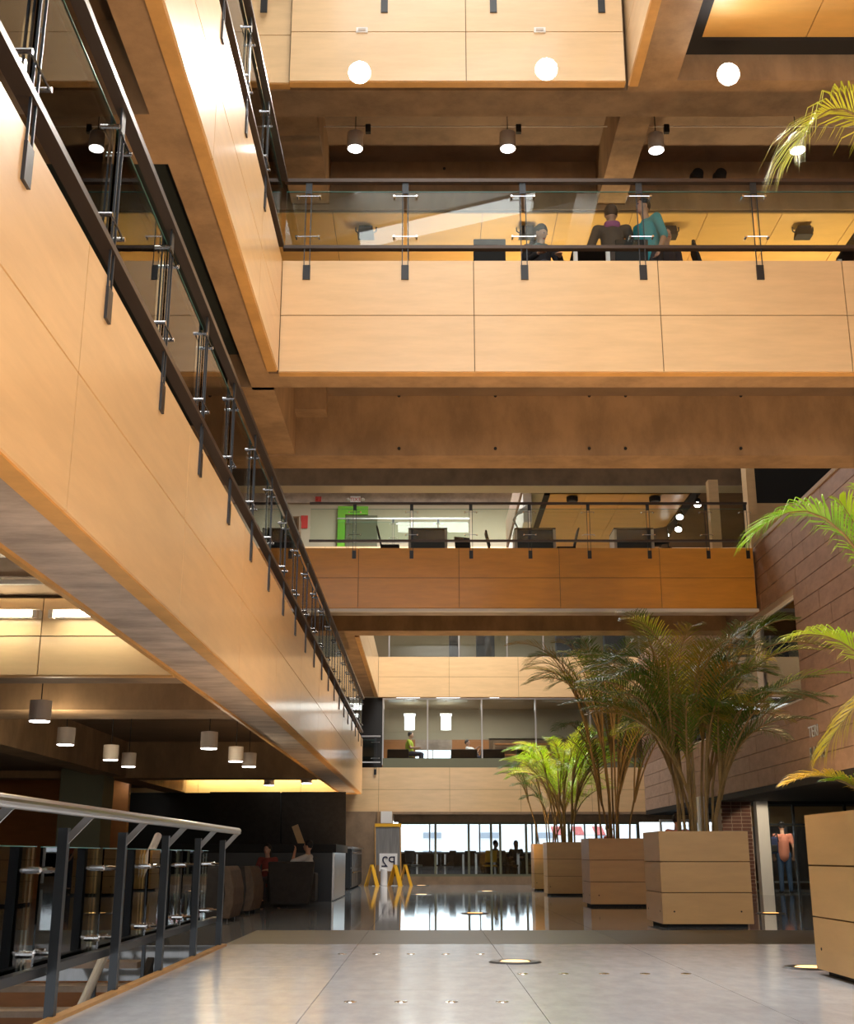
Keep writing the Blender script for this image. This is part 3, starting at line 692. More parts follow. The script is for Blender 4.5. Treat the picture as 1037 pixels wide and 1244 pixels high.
# small steel studs
sd = None
for u0, v, n, d in ((416, 1159, 5, .33), (635, 1183, 5, .325), (426, 1217, 4, .325)):
    p = at(u0, v, Z=0)
    for k in range(n):
        o = obj('floor_stud', MB().lathe([(.042, 0), (.04, .003), (.02, .006), (.004, .007)], 14), 'chrome') if sd is None else sd.copy()
        if sd is None: sd = o
        else: COL.objects.link(o)
        o.location = (p.x + k*d, p.y, 0)
        row = {1159: 'far row, left of the floor light', 1183: 'middle row, right of the floor light', 1217: 'nearest row at the bottom of the picture'}[v]
        tag(o, ['first', 'second', 'third', 'fourth', 'fifth'][k] + f' steel stud from the left in the {row}', 'floor stud', 'steel studs in the pale floor')
# ================================================================== PLANTERS AND PALMS
def planter(x0, y0, label, w=1.19, h=1.22, seams=3):
    r = thing('planter_box', label, 'planter', (x0 + w/2, y0 + w/2, 0), group='square wooden planters in a row')
    a = w/2
    obj('plinth', MB().box(-a+.07, a-.07, -a+.07, a-.07, 0, .05), 'black_matte', r)
    obj('liner', MB().box(-a+.02, a-.02, -a+.02, a-.02, .05, h-.16), 'wood_core', r)
    obj('soil', MB().box(-a+.03, a-.03, -a+.03, a-.03, h-.16, h-.12), 'soil', r)
    hh = (h - .045) / seams
    for k in range(seams):
        z0, z1 = .045 + k*hh + (.006 if k else 0), .045 + (k+1)*hh - (.006 if k < seams-1 else 0)
        for q in (MB().box(-a, a, -a, -a+.025, z0, z1), MB().box(-a, a, a-.025, a, z0, z1),
                  MB().box(-a, -a+.025, -a+.026, a-.026, z0, z1), MB().box(a-.025, a, -a+.026, a-.026, z0, z1)):
            obj('panel', q, 'planter', r)
    for sx in (-.44, .44):
        obj('screw', MB().tube((sx, -a-.003, .2), (sx, -a+.002, .2), .012, 8), 'black_matte', r)
        obj('screw', MB().tube((-a-.003, sx, .2), (-a+.002, sx, .2), .012, 8), 'black_matte', r)
    return r
p4 = planter(3.09, 8.9, 'nearest wooden planter cut off by the right picture edge')
p3 = planter(3.09, 16.5, 'wooden planter with the tall dark palm, beside the stone band')
obj('access_door', MB().box(-.12, .28, -.6, -.592, .07, .36), 'planter', p3)
p2 = planter(3.03, 23.2, 'wooden planter half hidden behind the nearer one with the dark palm')
p1 = planter(2.87, 29.7, 'farther wooden planter with the sunlit bright green palm', w=1.0)
p0 = planter(2.92, 33.9, 'farthest wooden planter, a thin edge behind the sunlit palm', w=1.0)

def frond(base, ctrl, tip, seed, leaf=.45, n=46, width=.013, droop=.42, start=.2):
    """one pinnate palm leaf along a quadratic curve"""
    rnd = random.Random(seed); b, c, t = Vector(base), Vector(ctrl), Vector(tip)
    P_ = lambda s: b*(1-s)**2 + c*2*s*(1-s) + t*s*s
    D_ = lambda s: ((c-b)*(1-s) + (t-c)*s).normalized()
    mb = MB(); k = 10
    for i in range(k):
        s0, s1 = i/k, (i+1)/k
        mb.tube(P_(s0), P_(s1), .016*(1-s0)+.003, 5, .016*(1-s1)+.003, mi=1)
    for i in range(n):
        s = start + (1-start)*(i+.5)/n
        o = P_(s); d = D_(s); side = d.cross(Vector((0, 0, 1)))
        if side.length < .05: side = Vector((1, 0, 0))
        side.normalize(); up = side.cross(d).normalized()
        f = math.sin(math.pi*min(1, .12 + .88*(s-start)/(1-start)))**.55
        L = leaf*f*rnd.uniform(.85, 1.1) + .04
        for sg in (-1, 1):
            dirv = (side*sg*rnd.uniform(.6, .8) + d*(.6+.5*s) + up*rnd.uniform(.2, .45)).normalized()
            nrm = dirv.cross(d); nrm = nrm.normalized() if nrm.length > .01 else up
            wv = nrm.cross(dirv).normalized()*width
            g = Vector((0, 0, -1))
            p0_ = o; p1_ = o + dirv*L*.4 + g*L*droop*.1; p2_ = o + dirv*L*.75 + g*L*droop*.42; p3_ = o + dirv*L + g*L*droop*1.0
            mb.add([p0_ - wv*.35, p0_ + wv*.35, p1_ - wv*.55, p1_ + wv*.55, p2_ - wv*.4, p2_ + wv*.4, p3_],
                   [(0, 1, 3, 2), (2, 3, 5, 4), (4, 5, 6)])
    return mb

def palm(loc, label, stems, seed, h, spread, m='leaf', leaf=.45, n=44, per=3, lowgold=.25, droop=.35, lean=.35):
    rnd = random.Random(seed)
    r = thing('areca_palm', label, 'palm', loc)
    for i in range(stems):
        az = 2*math.pi*(i + rnd.random()*.6)/stems; rad = rnd.uniform(.05, .3)
        x, y = rad*math.cos(az), rad*math.sin(az)
        sh = h*rnd.uniform(.16, .5); ln = lean*rnd.uniform(.3, 1.1)
        tx, ty = x + ln*math.cos(az), y + ln*math.sin(az)*.8
        mid = Vector(((x + tx)/2 - .04*math.cos(az), (y + ty)/2, sh*.5))
        obj('stem', MB().path([(x, y, -.13), tuple(mid), (tx, ty, sh)], .019, 7), 'cane', r)
        for k in range(per):
            a2 = az + rnd.uniform(-1.1, 1.1)
            L = h*rnd.uniform(.38, .6); el = rnd.uniform(.9, 1.3) if k else rnd.uniform(1.28, 1.5)
            ca, sa = math.cos(a2), math.sin(a2)
            b_ = Vector((tx, ty, sh - .05)); out = L*math.cos(el)
            c_ = b_ + Vector((ca*out*.5, sa*out*.5, L*math.sin(el)*1.0))
            oo = out*1.1 + spread*rnd.uniform(.2, .42); t_ = b_ + Vector((ca*oo, sa*oo, L*math.sin(el)*rnd.uniform(.6, .98)))
            mm = 'leaf_gold' if rnd.random() < lowgold else m
            obj('frond', frond(b_, c_, t_, seed*100 + i*10 + k, leaf*rnd.uniform(.8, 1.1), n, droop=droop), [mm, 'cane'], r)
    return r
palm((3.72, 17.1, 1.1), 'tall dark green palm in the planter nearest the stone band', 14, 5, 3.35, 1.9, leaf=.46, n=36, per=5, lowgold=.06, lean=.17)
palm((3.60, 23.8, 1.1), 'brownish green palm between the dark palm and the sunlit palm', 10, 8, 4.2, 1.7, leaf=.46, n=32, per=5, lowgold=.35, lean=.16)
palm((3.37, 30.2, 1.1), 'sunlit bright green palm in the far planter', 10, 21, 3.05, 1.4, 'leaf_sunlit', leaf=.42, n=30, per=6, lowgold=.06, lean=.14)
palm((3.42, 34.4, 1.1), 'yellowish palm in the farthest planter, behind the sunlit palm', 6, 31, 2.6, 1.5, leaf=.4, n=40, per=3, lowgold=.5)
spot('entrance_fill', (9.0, 30.75, 2.12), (9.1, 31.4, 0), 55, 120, (1, .85, .65), .05)  # fill spot added to brighten the person behind the glass
spot('entrance_post_fill', (8.0, 28.4, 2.15), (8.2, 30.2, .9), 90, 70, (1, .82, .58), .05)  # fill spot added to brighten the white post
spot('gallery_ceiling_fill', (1.5, 16.6, 7.5), (1.5, 16.4, 10), 260, 140, (1, .78, .5), .1, .8)  # pair of unseen spots added to brighten the gallery's wood ceiling
spot('gallery_ceiling_fill', (6.0, 16.6, 7.5), (6.0, 16.4, 10), 260, 140, (1, .78, .5), .1, .8)
# the near palm at the right edge: trunks outside the picture, fronds reaching in
r = thing('areca_palm', 'near palm at the right edge whose fronds reach into the picture', 'palm', (3.7, 9.5, 1.1))
def L_(x, y, z): return Vector((x - 3.7, y - 9.5, z - 1.1))
fr_ = [  # base, ctrl, tip, leaf length, leaflets, droop, material
    ((4.55, 9.4, 5.9), (3.75, 9.1, 8.05), (3.12, 8.9, 6.62), .62, 44, .75, 'leaf_sunlit'),
    ((3.98, 9.4, 1.7), (3.42, 9.2, 4.25), (2.50, 9.0, 3.26), .42, 66, .55, 'leaf_sunlit'),
    ((4.05, 9.5, 1.6), (3.75, 9.3, 3.0), (3.28, 9.1, 3.62), .42, 60, .25, 'leaf_sunlit'),
    ((4.25, 9.5, 1.6), (3.9, 9.3, 3.4), (3.52, 9.2, 3.75), .50, 60, .3, 'leaf_sunlit'),
    ((3.9, 9.4, 1.2), (3.55, 9.2, 2.75), (2.78, 9.1, 2.52), .36, 56, .5, 'leaf_sunlit'),
    ((4.3, 9.3, 2.0), (3.6, 9.1, 2.6), (2.92, 9.0, 1.62), .34, 46, .75, 'leaf_gold'),
    ((3.7, 9.5, 1.0), (3.2, 9.3, 1.66), (2.70, 9.2, 1.42), .22, 44, .3, 'leaf_gold'),
    ((3.8, 9.5, 1.0), (3.5, 9.4, 1.5), (3.05, 9.3, 1.45), .2, 40, .3, 'leaf_sunlit'),
    ((4.2, 9.8, 1.7), (4.3, 9.9, 4.4), (4.7, 10.2, 4.2), .5, 50, .4, 'leaf'),
    ((3.9, 9.6, 1.5), (4.5, 9.2, 4.9), (5.0, 8.6, 4.4), .5, 50, .4, 'leaf'),
    ((4.5, 9.6, 5.6), (4.6, 9.9, 7.8), (5.1, 10.6, 7.0), .5, 46, .5, 'leaf'),
]
for i, (b_, c_, t_, lf, n, dr, m_) in enumerate(fr_):
    obj('frond', frond(L_(*b_), L_(*c_), L_(*t_), 900 + i, lf, n, droop=dr, width=.013, start=.3), [m_, 'cane'], r)
for i, (x, y, z, x2, y2) in enumerate(((4.0, 9.5, 5.95, 4.55, 9.4), (3.85, 9.4, 1.75, 3.98, 9.4), (3.95, 9.6, 1.7, 4.2, 9.8), (4.1, 9.5, 2.05, 4.3, 9.35))):
    obj('stem', MB().path([tuple(L_(x - .1, y, 1.0)), tuple(L_((x+x2)/2, (y+y2)/2, (1.0+z)/2)), tuple(L_(x2, y2, z))], .024, 8), 'cane', r)
spot('sun_stand_in', (1.7, 32.0, 9.2), (3.3, 30.2, 2.9), 5000, 24, (1, .97, .86), .12, .5)  # added spot standing in for a shaft of sunlight on the far palm
spot('sun_stand_in_near', (1.2, 5.0, 13.5), (3.5, 9.2, 3.0), 1500, 26, (1, .97, .86), .15, .6)  # second added spot, stands in for sunlight on the near fronds
# ================================================================== THINGS ON THE WALLS AND CEILINGS
for i, (u, l) in enumerate(((445, 'leftmost black speaker under the gallery wood ceiling'), (640, 'second black speaker, behind the seated woman'), (812, 'third black speaker, right of the man in the teal shirt'), (975, 'rightmost black speaker under the gallery wood ceiling'))):
    x = at(u, 284, Z=9.7).x
    r = thing('ceiling_speaker', l, 'speaker', (x, 15.72, 9.79), group='black speakers on the gallery ceiling')
    obj('cabinet', MB().prism([(-.12, -.16), (.12, -.16), (.095, -.02), (-.095, -.02)], 'y', -.09, .09), 'black_matte', r)
    for sx in (-1, 1): obj('bracket', MB().path([(sx*.11, 0, -.09), (sx*.15, 0, -.06), (sx*.15, 0, 0)], .01, 6), 'black', r)
for u, l in ((847, 'left round black lamp on the concrete beam'), (875, 'right round black lamp on the concrete beam')):
    p = at(u, 213, Y=15.24)
    r = thing('beam_lamp', l, 'lamp', (p.x, 15.3, p.z), group='pair of round black lamps')
    h_ = obj('housing', MB().lathe([(.07, 0), (.09, .05), (.08, .13), (.03, .15)], 16), 'black_matte', r); h_.rotation_euler = (R(90), 0, 0)
    obj('rim', MB().lathe([(.1, .0), (.1, .012)], 16), 'steel_dark', r).rotation_euler = (R(90), 0, 0)
for u, l in ((700, 'left black can lamp on the wood ceiling over the bridge'), (803, 'middle black can lamp on the wood ceiling over the bridge')):
    p = at(u, 598, Z=9.82)
    r = thing('can_lamp', l, 'lamp', (p.x, 29.95, 9.955), group='black can lamps over the bridge')
    obj('housing', MB().lathe([(.13, -.14), (.15, -.12), (.15, -.02), (.1, 0)], 16), 'black_matte', r); obj('reflector', MB().lathe([(.11, -.142), (.03, -.135)], 16), 'steel_dark', r)
tr = thing('light_track', 'black ceiling track carrying spotlights at the right end of the bridge', 'track', (6.95, 31.5, 9.95))
obj('rail', MB().box(-.12, .12, -2.2, 3.5, -.05, 0), 'black_matte', tr); obj('end_cap', MB().box(-.1, .1, -2.23, -2.2, -.045, 0), 'steel_dark', tr)
for u, v, l in ((853, 615, 'nearest and largest track spotlight'), (826, 630, 'second track spotlight, on the left of the track'), (836, 645, 'third track spotlight, on the right of the track'), (809, 652, 'farthest track spotlight')):
    p = at(u, v, Z=9.6)
    r = thing('track_spotlight', l + ' over the bridge', 'lamp', (min(p.x, 7.0), p.y, 9.643), group='glowing track spotlights')
    a_ = R(50)
    obj('housing', MB().lathe([(.05, .22), (.07, .2), (.1, .0), (.09, 0)], 16), 'black_matte', r).rotation_euler = (R(-35), R(15), 0)
    obj('lens', MB().lathe([(.092, -.002), (.02, -.01)], 16), 'glow', r).rotation_euler = (R(-35), R(15), 0)
    obj('stem', MB().tube((0, 0, .18), (0, 0, .26), .015, 6), 'black_matte', r)
# third floor rear: green door frame, exit sign, alarm, notice
YW = 43.28
p = at(415, 632, Y=43.3)
gd = thing('door_frame', 'bright green door frame on the far third floor', 'door', (p.x, 43.45, 11.2))
obj('jamb', MB().box(-.14, .14, -.12, .02, 0, 2.42), 'green', gd); obj('head', MB().box(.14, 1.0, -.1, .02, 2.1, 2.42), 'green', gd); obj('leaf', MB().box(.16, 1.35, -.03, .02, 0, 2.08), 'green_grey', gd)
p = at(432, 607, Y=43.2)
ex = thing('exit_sign', 'small white exit sign with red letters and two lamps on the grey lintel', 'sign', tuple(p))
obj('case', MB().box(-.19, .19, 0, .08, -.14, .14), 'sign_white', ex)
letters('lettering', 'EXIT', (0, -.004, 0), (R(90), 0, 0), .19, 'red', ex)
for sx in (-1, 1): obj('lamp_head', MB().lathe([(.07, 0), (.08, .06), (.03, .1)], 12, (sx*.28, .05, -.02)), 'white', ex)
p = at(387, 606, Y=43.2)
al = thing('fire_alarm', 'red fire alarm on the grey lintel left of the exit sign', 'alarm', tuple(p))
obj('base', MB().box(-.11, .11, 0, .08, -.09, .09), 'red', al); obj('sounder', MB().lathe([(.08, 0), (.06, .05), (.02, .06)], 12), 'red', al).rotation_euler = (R(90), 0, 0)
p = at(370, 634, Y=43.45)
nt_ = thing('notice', 'red paper notice on the far third floor wall', 'notice', tuple(p)); obj('sheet', MB().box(-.13, .13, 0, .02, -.25, .25), 'red', nt_); obj('pin', MB().box(-.015, .015, -.008, 0, .2, .23), 'chrome', nt_)

# ================================================================== FURNITURE
def desk(loc, label, w=.9, d=.7, h=.84, rz=0, group=None):
    r = thing('desk', label, 'desk', loc, rz, group)
    obj('top', MB().box(-w/2, w/2, -d/2, d/2, h-.04, h), 'fabric_brown', r, bevel=.006)
    for sx in (-1, 1): obj('side_panel', MB().box(sx*(w/2-.03)-.03, sx*(w/2-.03)+.03, -d/2, d/2, 0, h-.04), 'lamp_shell', r)
    obj('front_panel', MB().box(-w/2+.06, w/2-.06, -d/2+.05, -d/2+.08, .12, h-.04), 'black', r)
    obj('monitor', MB().box(-.02, .02, -.05, -.02, h-.3, h-.06), 'lamp_shell', r)
    return r
def chair(loc, label, rz=0, m='black_matte', group=None, seat=.46):
    r = thing('chair', label, 'chair', loc, rz, group)
    obj('seat', MB().box(-.22, .22, -.22, .22, seat-.04, seat+.02), m, r, bevel=.015)
    obj('backrest', MB().prism([(.2, seat+.1), (.24, seat+.1), (.33, seat+.48), (.29, seat+.48)], 'x', -.2, .2), m, r, bevel=.01)
    for sx in (-1, 1):
        obj('back_post', MB().path([(sx*.17, .21, seat), (sx*.17, .25, seat+.2)], .012, 6), 'steel_dark', r)
        for sy in (-1, 1): obj('leg', MB().tube((sx*.18, sy*.18, seat-.04), (sx*.21, sy*.21, 0), .013, 6), 'steel_dark', r)
    return r
F2d = F2 + .004
desk((.02, 27.0, F2d), 'dark desk with pale side panels left of the middle of the bridge')
desk((2.5, 27.0, F2d), 'dark desk near the white cheek wall on the bridge', .95)
desk((4.78, 27.0, F2d), 'dark desk at the right side of the bridge', .92)
chair((-.86, 27.0, F2d), 'black chair beside the left desk on the bridge', R(90))
chair((1.7, 27.4, F2d), 'black chair at the left of the middle desk on the bridge', R(90))
chair((3.25, 27.2, F2d), 'black chair at the right of the middle desk on the bridge', R(-90))
chair((5.6, 27.3, F2d), 'black low chair at the right of the right desk on the bridge', R(150))
chair((.95, 27.6, F2d), 'black chair between the two left desks of the bridge', R(20))
ld = thing('desk_lamp', 'white jointed desk lamp on the middle desk of the bridge', 'lamp', (2.15, 27.0, F2d + .84))
obj('base', MB().lathe([(.09, 0), (.09, .02), (.02, .03)], 16), 'white', ld)
obj('arm', MB().path([(0, 0, .02), (-.12, 0, .3), (.06, 0, .52)], .022, 8), 'white', ld)
obj('head', MB().tube((.0, 0, .46), (.2, 0, .58), .05, 12, .08), 'white', ld)
# dark planter-like pale bottomed box at the left end of the bridge
p = at(349, 640, Y=26.5)
bx = thing('cabinet', 'low brown cabinet with pale base at the left end of the bridge', 'cabinet', (p.x, 26.5, F2d)); obj('body', MB().box(-.3, .3, -.25, .25, .1, 1.0), 'concrete', bx); obj('base', MB().box(-.33, .33, -.28, .28, 0, .1), 'white', bx); obj('door', MB().box(-.26, .26, -.265, -.25, .15, .95), 'concrete_dark', bx)
# gallery room furniture
def tbl(loc, label, w, d, h=.76, m='white', mt='black_matte'):
    r = thing('table', label, 'table', loc)
    obj('top', MB().box(-w/2, w/2, -d/2, d/2, h-.035, h), mt, r, bevel=.006)
    for sx in (-1, 1):
        for sy in (-1, 1): obj('leg', MB().box(sx*(w/2-.03)-.025, sx*(w/2-.03)+.025, sy*(d/2-.03)-.025, sy*(d/2-.03)+.025, 0, h-.035), m, r)
    return r
tbl((2.03, 13.5, F2d), 'pale framed table between the seated woman and the standing man', .46, .5, .76)
tbl((5.9, 13.35, F2d), 'dark pale edged table at the right end of the gallery', 1.4, .7, .84)
chair((.78, 13.7, F2d), 'black chair left of the seated woman on the gallery', R(180), group=None)
chair((2.5, 13.42, F2d), 'black chair before the man with the grey brown jacket', R(180), seat=.3)
chair((3.68, 13.6, F2d), 'black narrow chair right of the man in the teal shirt', R(80), seat=.5)
# lounge armchairs
def armchair(loc, label, w=.9, d=.92, h=.78, m='fabric_dark', mb_='fabric_brown'):
    r = thing('armchair', label, 'armchair', loc, group='dark lounge armchairs')
    # faces -X; the back bulges towards +X
    obj('seat', MB().box(-w/2, w/2-.2, -d/2+.14, d/2-.14, .08, .42), m, r, bevel=.03)
    for sy in (-1, 1):
        a, b = sorted((sy*d/2, sy*(d/2-.14)))
        obj('arm', MB().prism([(-w/2, .04), (w/2-.16, .04), (w/2-.12, h*.5), (w/2-.17, h), (-w/2+.05, h-.04)], 'y', a, b), m, r, bevel=.012)
    pts = [(w/2-.17, .04), (w/2-.05, .04), (w/2-.0, h*.3), (w/2, h*.6), (w/2-.06, h*.92), (w/2-.1, h), (w/2-.2, h)]
    obj('backrest', MB().prism(pts, 'y', -d/2+.01, d/2-.01), mb_, r, bevel=.012)
    for sx in (-1, 1):
        for sy in (-1, 1): obj('foot', MB().box(sx*.32-.03, sx*.32+.03, sy*.34-.03, sy*.34+.03, 0, .08), 'steel_dark', r)
    return r
armchair((-3.22, 18.45, 0), 'nearest dark armchair with bulging brown back, behind the rail end', d=1.0, h=.76)
armchair((-3.27, 21.0, 0), 'second dark armchair with bulging brown back, behind the nearest one', d=1.2, h=.74)
sf = thing('armchair', 'broad dark armchair seen from behind with two people before it', 'armchair', (-2.53, 23.4, 0), group='dark lounge armchairs')
obj('backrest', MB().prism([(-.36, .04), (.36, .04), (.44, .80), (-.42, .80)], 'y', -.35, -.1), 'fabric_dark', sf, bevel=.03)
obj('seat', MB().box(-.4, .4, -.1, .45, .1, .42), 'fabric_dark', sf, bevel=.03)
for sx in (-1, 1): obj('arm', MB().box(sx*.38-.07, sx*.38+.07, -.12, .45, .08, .6), 'fabric_dark', sf, bevel=.03)
# counter, lockers, menu board
ct = thing('counter', 'long black bar counter with a pale grey end panel', 'counter', (-3.7, 27.8, 0))
obj('body', MB().box(-1.75, 1.72, -1.8, 1.85, 0, .97), 'black', ct)
obj('worktop', MB().box(-1.8, 1.80, -1.86, 1.9, .97, 1.14), 'black_matte', ct, bevel=.01)
obj('end_panel', MB().box(1.72, 1.76, -1.7, 1.8, .02, .97), 'steel', ct)
bd = thing('menu_board', 'small pale board leaning on the black counter', 'board', (-2.68, 26.5, 1.142))
o_ = obj('sheet', MB().box(-.07, .07, -.012, .012, 0, .42), 'planter', bd); o_.rotation_euler = (0, R(-22), 0)
o_ = obj('foot', MB().box(-.08, .08, -.05, .05, 0, .02), 'black_matte', bd)
lk = thing('locker', 'low dark locker with rows of bright handles beside the counter', 'locker', (-2.6, 37.3, 0))
obj('body', MB().box(-.5, .47, -2.6, 2.8, .04, 1.1), 'steel_dark', lk); obj('top', MB().box(-.52, .52, -2.65, 2.85, 1.1, 1.15), 'steel', lk); obj('plinth', MB().box(-.45, .4, -2.5, 2.7, 0, .04), 'black_matte', lk)
for k in range(6):
    for zz in (.08, .60):
        d_ = obj('door', MB().box(.47, .50, -2.55 + k*.88, -1.72 + k*.88, zz, zz + .48), 'steel_dark', lk)
        obj('handle', MB().box(.50, .53, -2.4 + k*.88, -1.9 + k*.88, zz + .36, zz + .4), 'chrome', d_)
# standing sign panel with P2
sp = thing('sign_stand', 'standing grey mesh panel with yellow frame and a white P2 sign', 'sign', (-1.22, 39.45, 0))
for sx, zt in ((-1, 1.9), (1, 1.9)): obj('frame_leg', MB().tube((sx*.40, 0, .02), (sx*(.44 if sx < 0 else .36), 0, zt), .022, 8), 'wood_lip', sp)
obj('frame_top', MB().box(-.44, .4, -.03, .03, 1.8, 1.9), 'yellow', sp); obj('mesh_panel', MB().box(-.41, .36, -.012, .012, .62, 1.8), 'screen_grey', sp)
obj('sign_plate', MB().box(-.29, .28, -.06, -.03, .44, .98), 'sign_white', sp)
letters('lettering', 'P2', (-.0, -.064, .71), (R(90), 0, 0), .47, 'sign_black', sp)
obj('post', MB().tube((-.14, -.02, .0), (-.14, -.02, .5), .11, 16), 'sign_white', sp); obj('foot_plate', MB().box(-.5, .48, -.3, .25, 0, .015), 'steel', sp)
def wetsign(loc, label, rz=0):
    r = thing('floor_sign', label, 'sign', loc, rz, 'yellow folding floor signs')
    for sy in (-1, 1):
        obj('leaf', MB().add([(-.15, sy*.2, 0), (.15, sy*.2, 0), (.1, sy*.02, .62), (-.1, sy*.02, .62), (-.15, sy*.18, 0), (.15, sy*.18, 0), (.1, sy*.0, .62), (-.1, sy*.0, .62)],
            [(0,1,2,3),(7,6,5,4),(0,4,5,1),(1,5,6,2),(2,6,7,3),(3,7,4,0)]), 'yellow', r)
    obj('hinge', MB().box(-.1, .1, -.025, .025, .6, .64), 'yellow', r)
    return r
wetsign((-1.72, 38.9, 0), 'yellow folding floor sign left of the P2 stand', R(70)); wetsign((-1.0, 39.0, 0), 'yellow folding floor sign close behind the white post of the P2 stand', R(65)); wetsign((-.68, 39.3, 0), 'yellow folding floor sign right of the P2 stand', R(75))
# cafe: tables, chairs
ci = 0
for x, y, w, l in ((.0, 43.2, .75, 'left high cafe table'), (.95, 43.6, .7, 'second cafe table, left of the thick mullion'), (2.0, 42.7, .7, 'cafe table in front of the seated pair'), (3.5, 43.4, .7, 'right cafe table behind the sunlit palm'), (4.8, 43.2, .8, 'cafe table behind the half hidden planter')):
    tbl((x, y, 0), l, w, .6, 1.0, 'steel', 'steel_dark')
for i, (x, y, rz, m_) in enumerate(((-.45, 42.6, 30, 'steel'), (.62, 42.3, -60, 'black_matte'), (.45, 44.6, 90, 'black_matte'), (1.55, 44.6, 180, 'black_matte'), (2.1, 41.9, 190, 'yellow'), (2.8, 42.2, 120, 'black_matte'), (3.6, 42.3, 200, 'black_matte'), (4.3, 42.7, 160, 'black_matte'))):
    nm = ['pale cafe chair near the P2 stand', 'dark cafe chair right of the left high table', 'dark cafe chair before the second cafe table', 'dark cafe chair left of the thick mullion', 'yellowish cafe chair in front of the seated pair', 'dark cafe chair of the right seated person', 'dark cafe chair at the right cafe table', 'dark cafe chair behind the half hidden planter'][i]
    chair((x, y, 0), nm, R(rz), m_, 'cafe chairs behind the rear window', .6)
# upper rear office: sofas, lights
def sofa(loc, label, w):
    r = thing('sofa', label, 'sofa', loc, group='dark sofas along the office glass')
    obj('backrest', MB().box(-w/2, w/2, -.35, -.15, .1, .72), 'fabric_dark', r, bevel=.03); obj('seat', MB().box(-w/2, w/2, -.15, .4, .0, .42), 'fabric_dark', r, bevel=.03)
    for sx in (-1, 1): obj('arm', MB().box(sx*(w/2-.07)-.07, sx*(w/2-.07)+.07, -.3, .4, .0, .58), 'fabric_dark', r, bevel=.03)
    return r
for xa, xb, l in ((471, 497, 'left dark sofa behind the office glass'), (548, 580, 'second dark sofa behind the office glass'), (584, 613, 'third dark sofa behind the office glass'), (628, 665, 'fourth dark sofa behind the office glass, beside the sunlit palm'), (700, 745, 'rightmost dark sofa, behind the palms')):
    a, b = at(xa, 910, Y=42).x, at(xb, 910, Y=42).x
    sofa(((a+b)/2, 42.2, F1 + .006), l, b - a)
for u, v, l, ln in ((496, 858, 'left front', .45), (545, 858, 'middle front', .45), (601, 859, 'right front', .2), (498, 880, 'left rear', .22), (542, 880, 'middle rear', .22), (725, 857, 'right hand', .4)):
    y = 42.0 if v < 870 else 44.2
    p = at(u, v, Y=y)
    r = thing('ceiling_light', l + ' fluorescent ceiling light of the rear office', 'lamp', (p.x, y, 6.25 if v < 870 else 5.85), group='ceiling lights of the rear office')
    obj('frame', MB().box(-ln, ln, -.3, .3, -.02, .05), 'white', r)
    if v < 870: obj('diffuser', MB().box(-ln+.04, ln-.04, -.26, .26, -.03, -.02), 'glow_white', r)
    else:
        o = obj('diffuser', MB().box(-ln+.04, ln-.04, -.35, -.32, -.55, .02), 'glow_white', r)
        for k in range(2): obj('louvre', MB().box(-.02 + (k-.5)*.3, .02 + (k-.5)*.3, -.37, -.35, -.55, .02), 'lamp_shell', r)
sh = thing('bookshelf', 'brown shelf rack behind the sunlit palm in the rear office', 'shelf', (3.6, 45.6, F1))
for zz in (.4, .8, 1.2): obj('shelf', MB().box(-1.1, 1.1, -.2, .2, zz, zz + .04), 'wood_red', sh)
for sx in (-1, 0, 1): obj('upright', MB().box(sx*1.08-.03, sx*1.08+.03, -.2, .2, 0, 1.35), 'concrete_dark', sh)
# dark cupboards above the upper rear fascia
for xa, xb, m_, l in ((546, 559, 'black_matte', 'narrow dark cupboard'), (579, 601, 'black_matte', 'broad dark cupboard'), (676, 706, 'black_matte', 'dark cupboard holding folders'), (735, 760, 'fabric_dark', 'dark cupboard behind the palms')):
    a, b = at(xa, 782, Y=42).x, at(xb, 782, Y=42).x
    r = thing('cupboard', l + ' above the upper rear fascia', 'cupboard', ((a+b)/2, 42.2, F2)); w = (b-a)/2
    obj('body', MB().box(-w, w, -.2, .25, 0, 1.9), m_, r); obj('door', MB().box(-w+.02, -.005, -.22, -.2, .05, 1.85), m_, r); obj('door', MB().box(.005, w-.02, -.22, -.2, .05, 1.85), m_, r)
# pillars at the right end of the bridge
for x, m_, l in ((7.03, 'wood', 'pale wood pillar at the right end of the bridge'),):
    sbox('column', x - .12, x + .12, 28.0, 28.25, F2, 9.8, m_, label=l)
sbox('column', XR + .15, XR + .35, 26.2, 26.6, F2, 9.8, 'wood', label='wood pillar standing on the stone wall end')
sbox('wall_right', XR + .5, 12, 27.0, 27.2, 8.9, 9.8, 'black_matte', label='dark transom panel behind the wood pillars')
sbox('wall_right', XR + .5, 12, 27.0, 27.2, F2, 8.9, 'wood', label='wood infill behind the wood pillars')

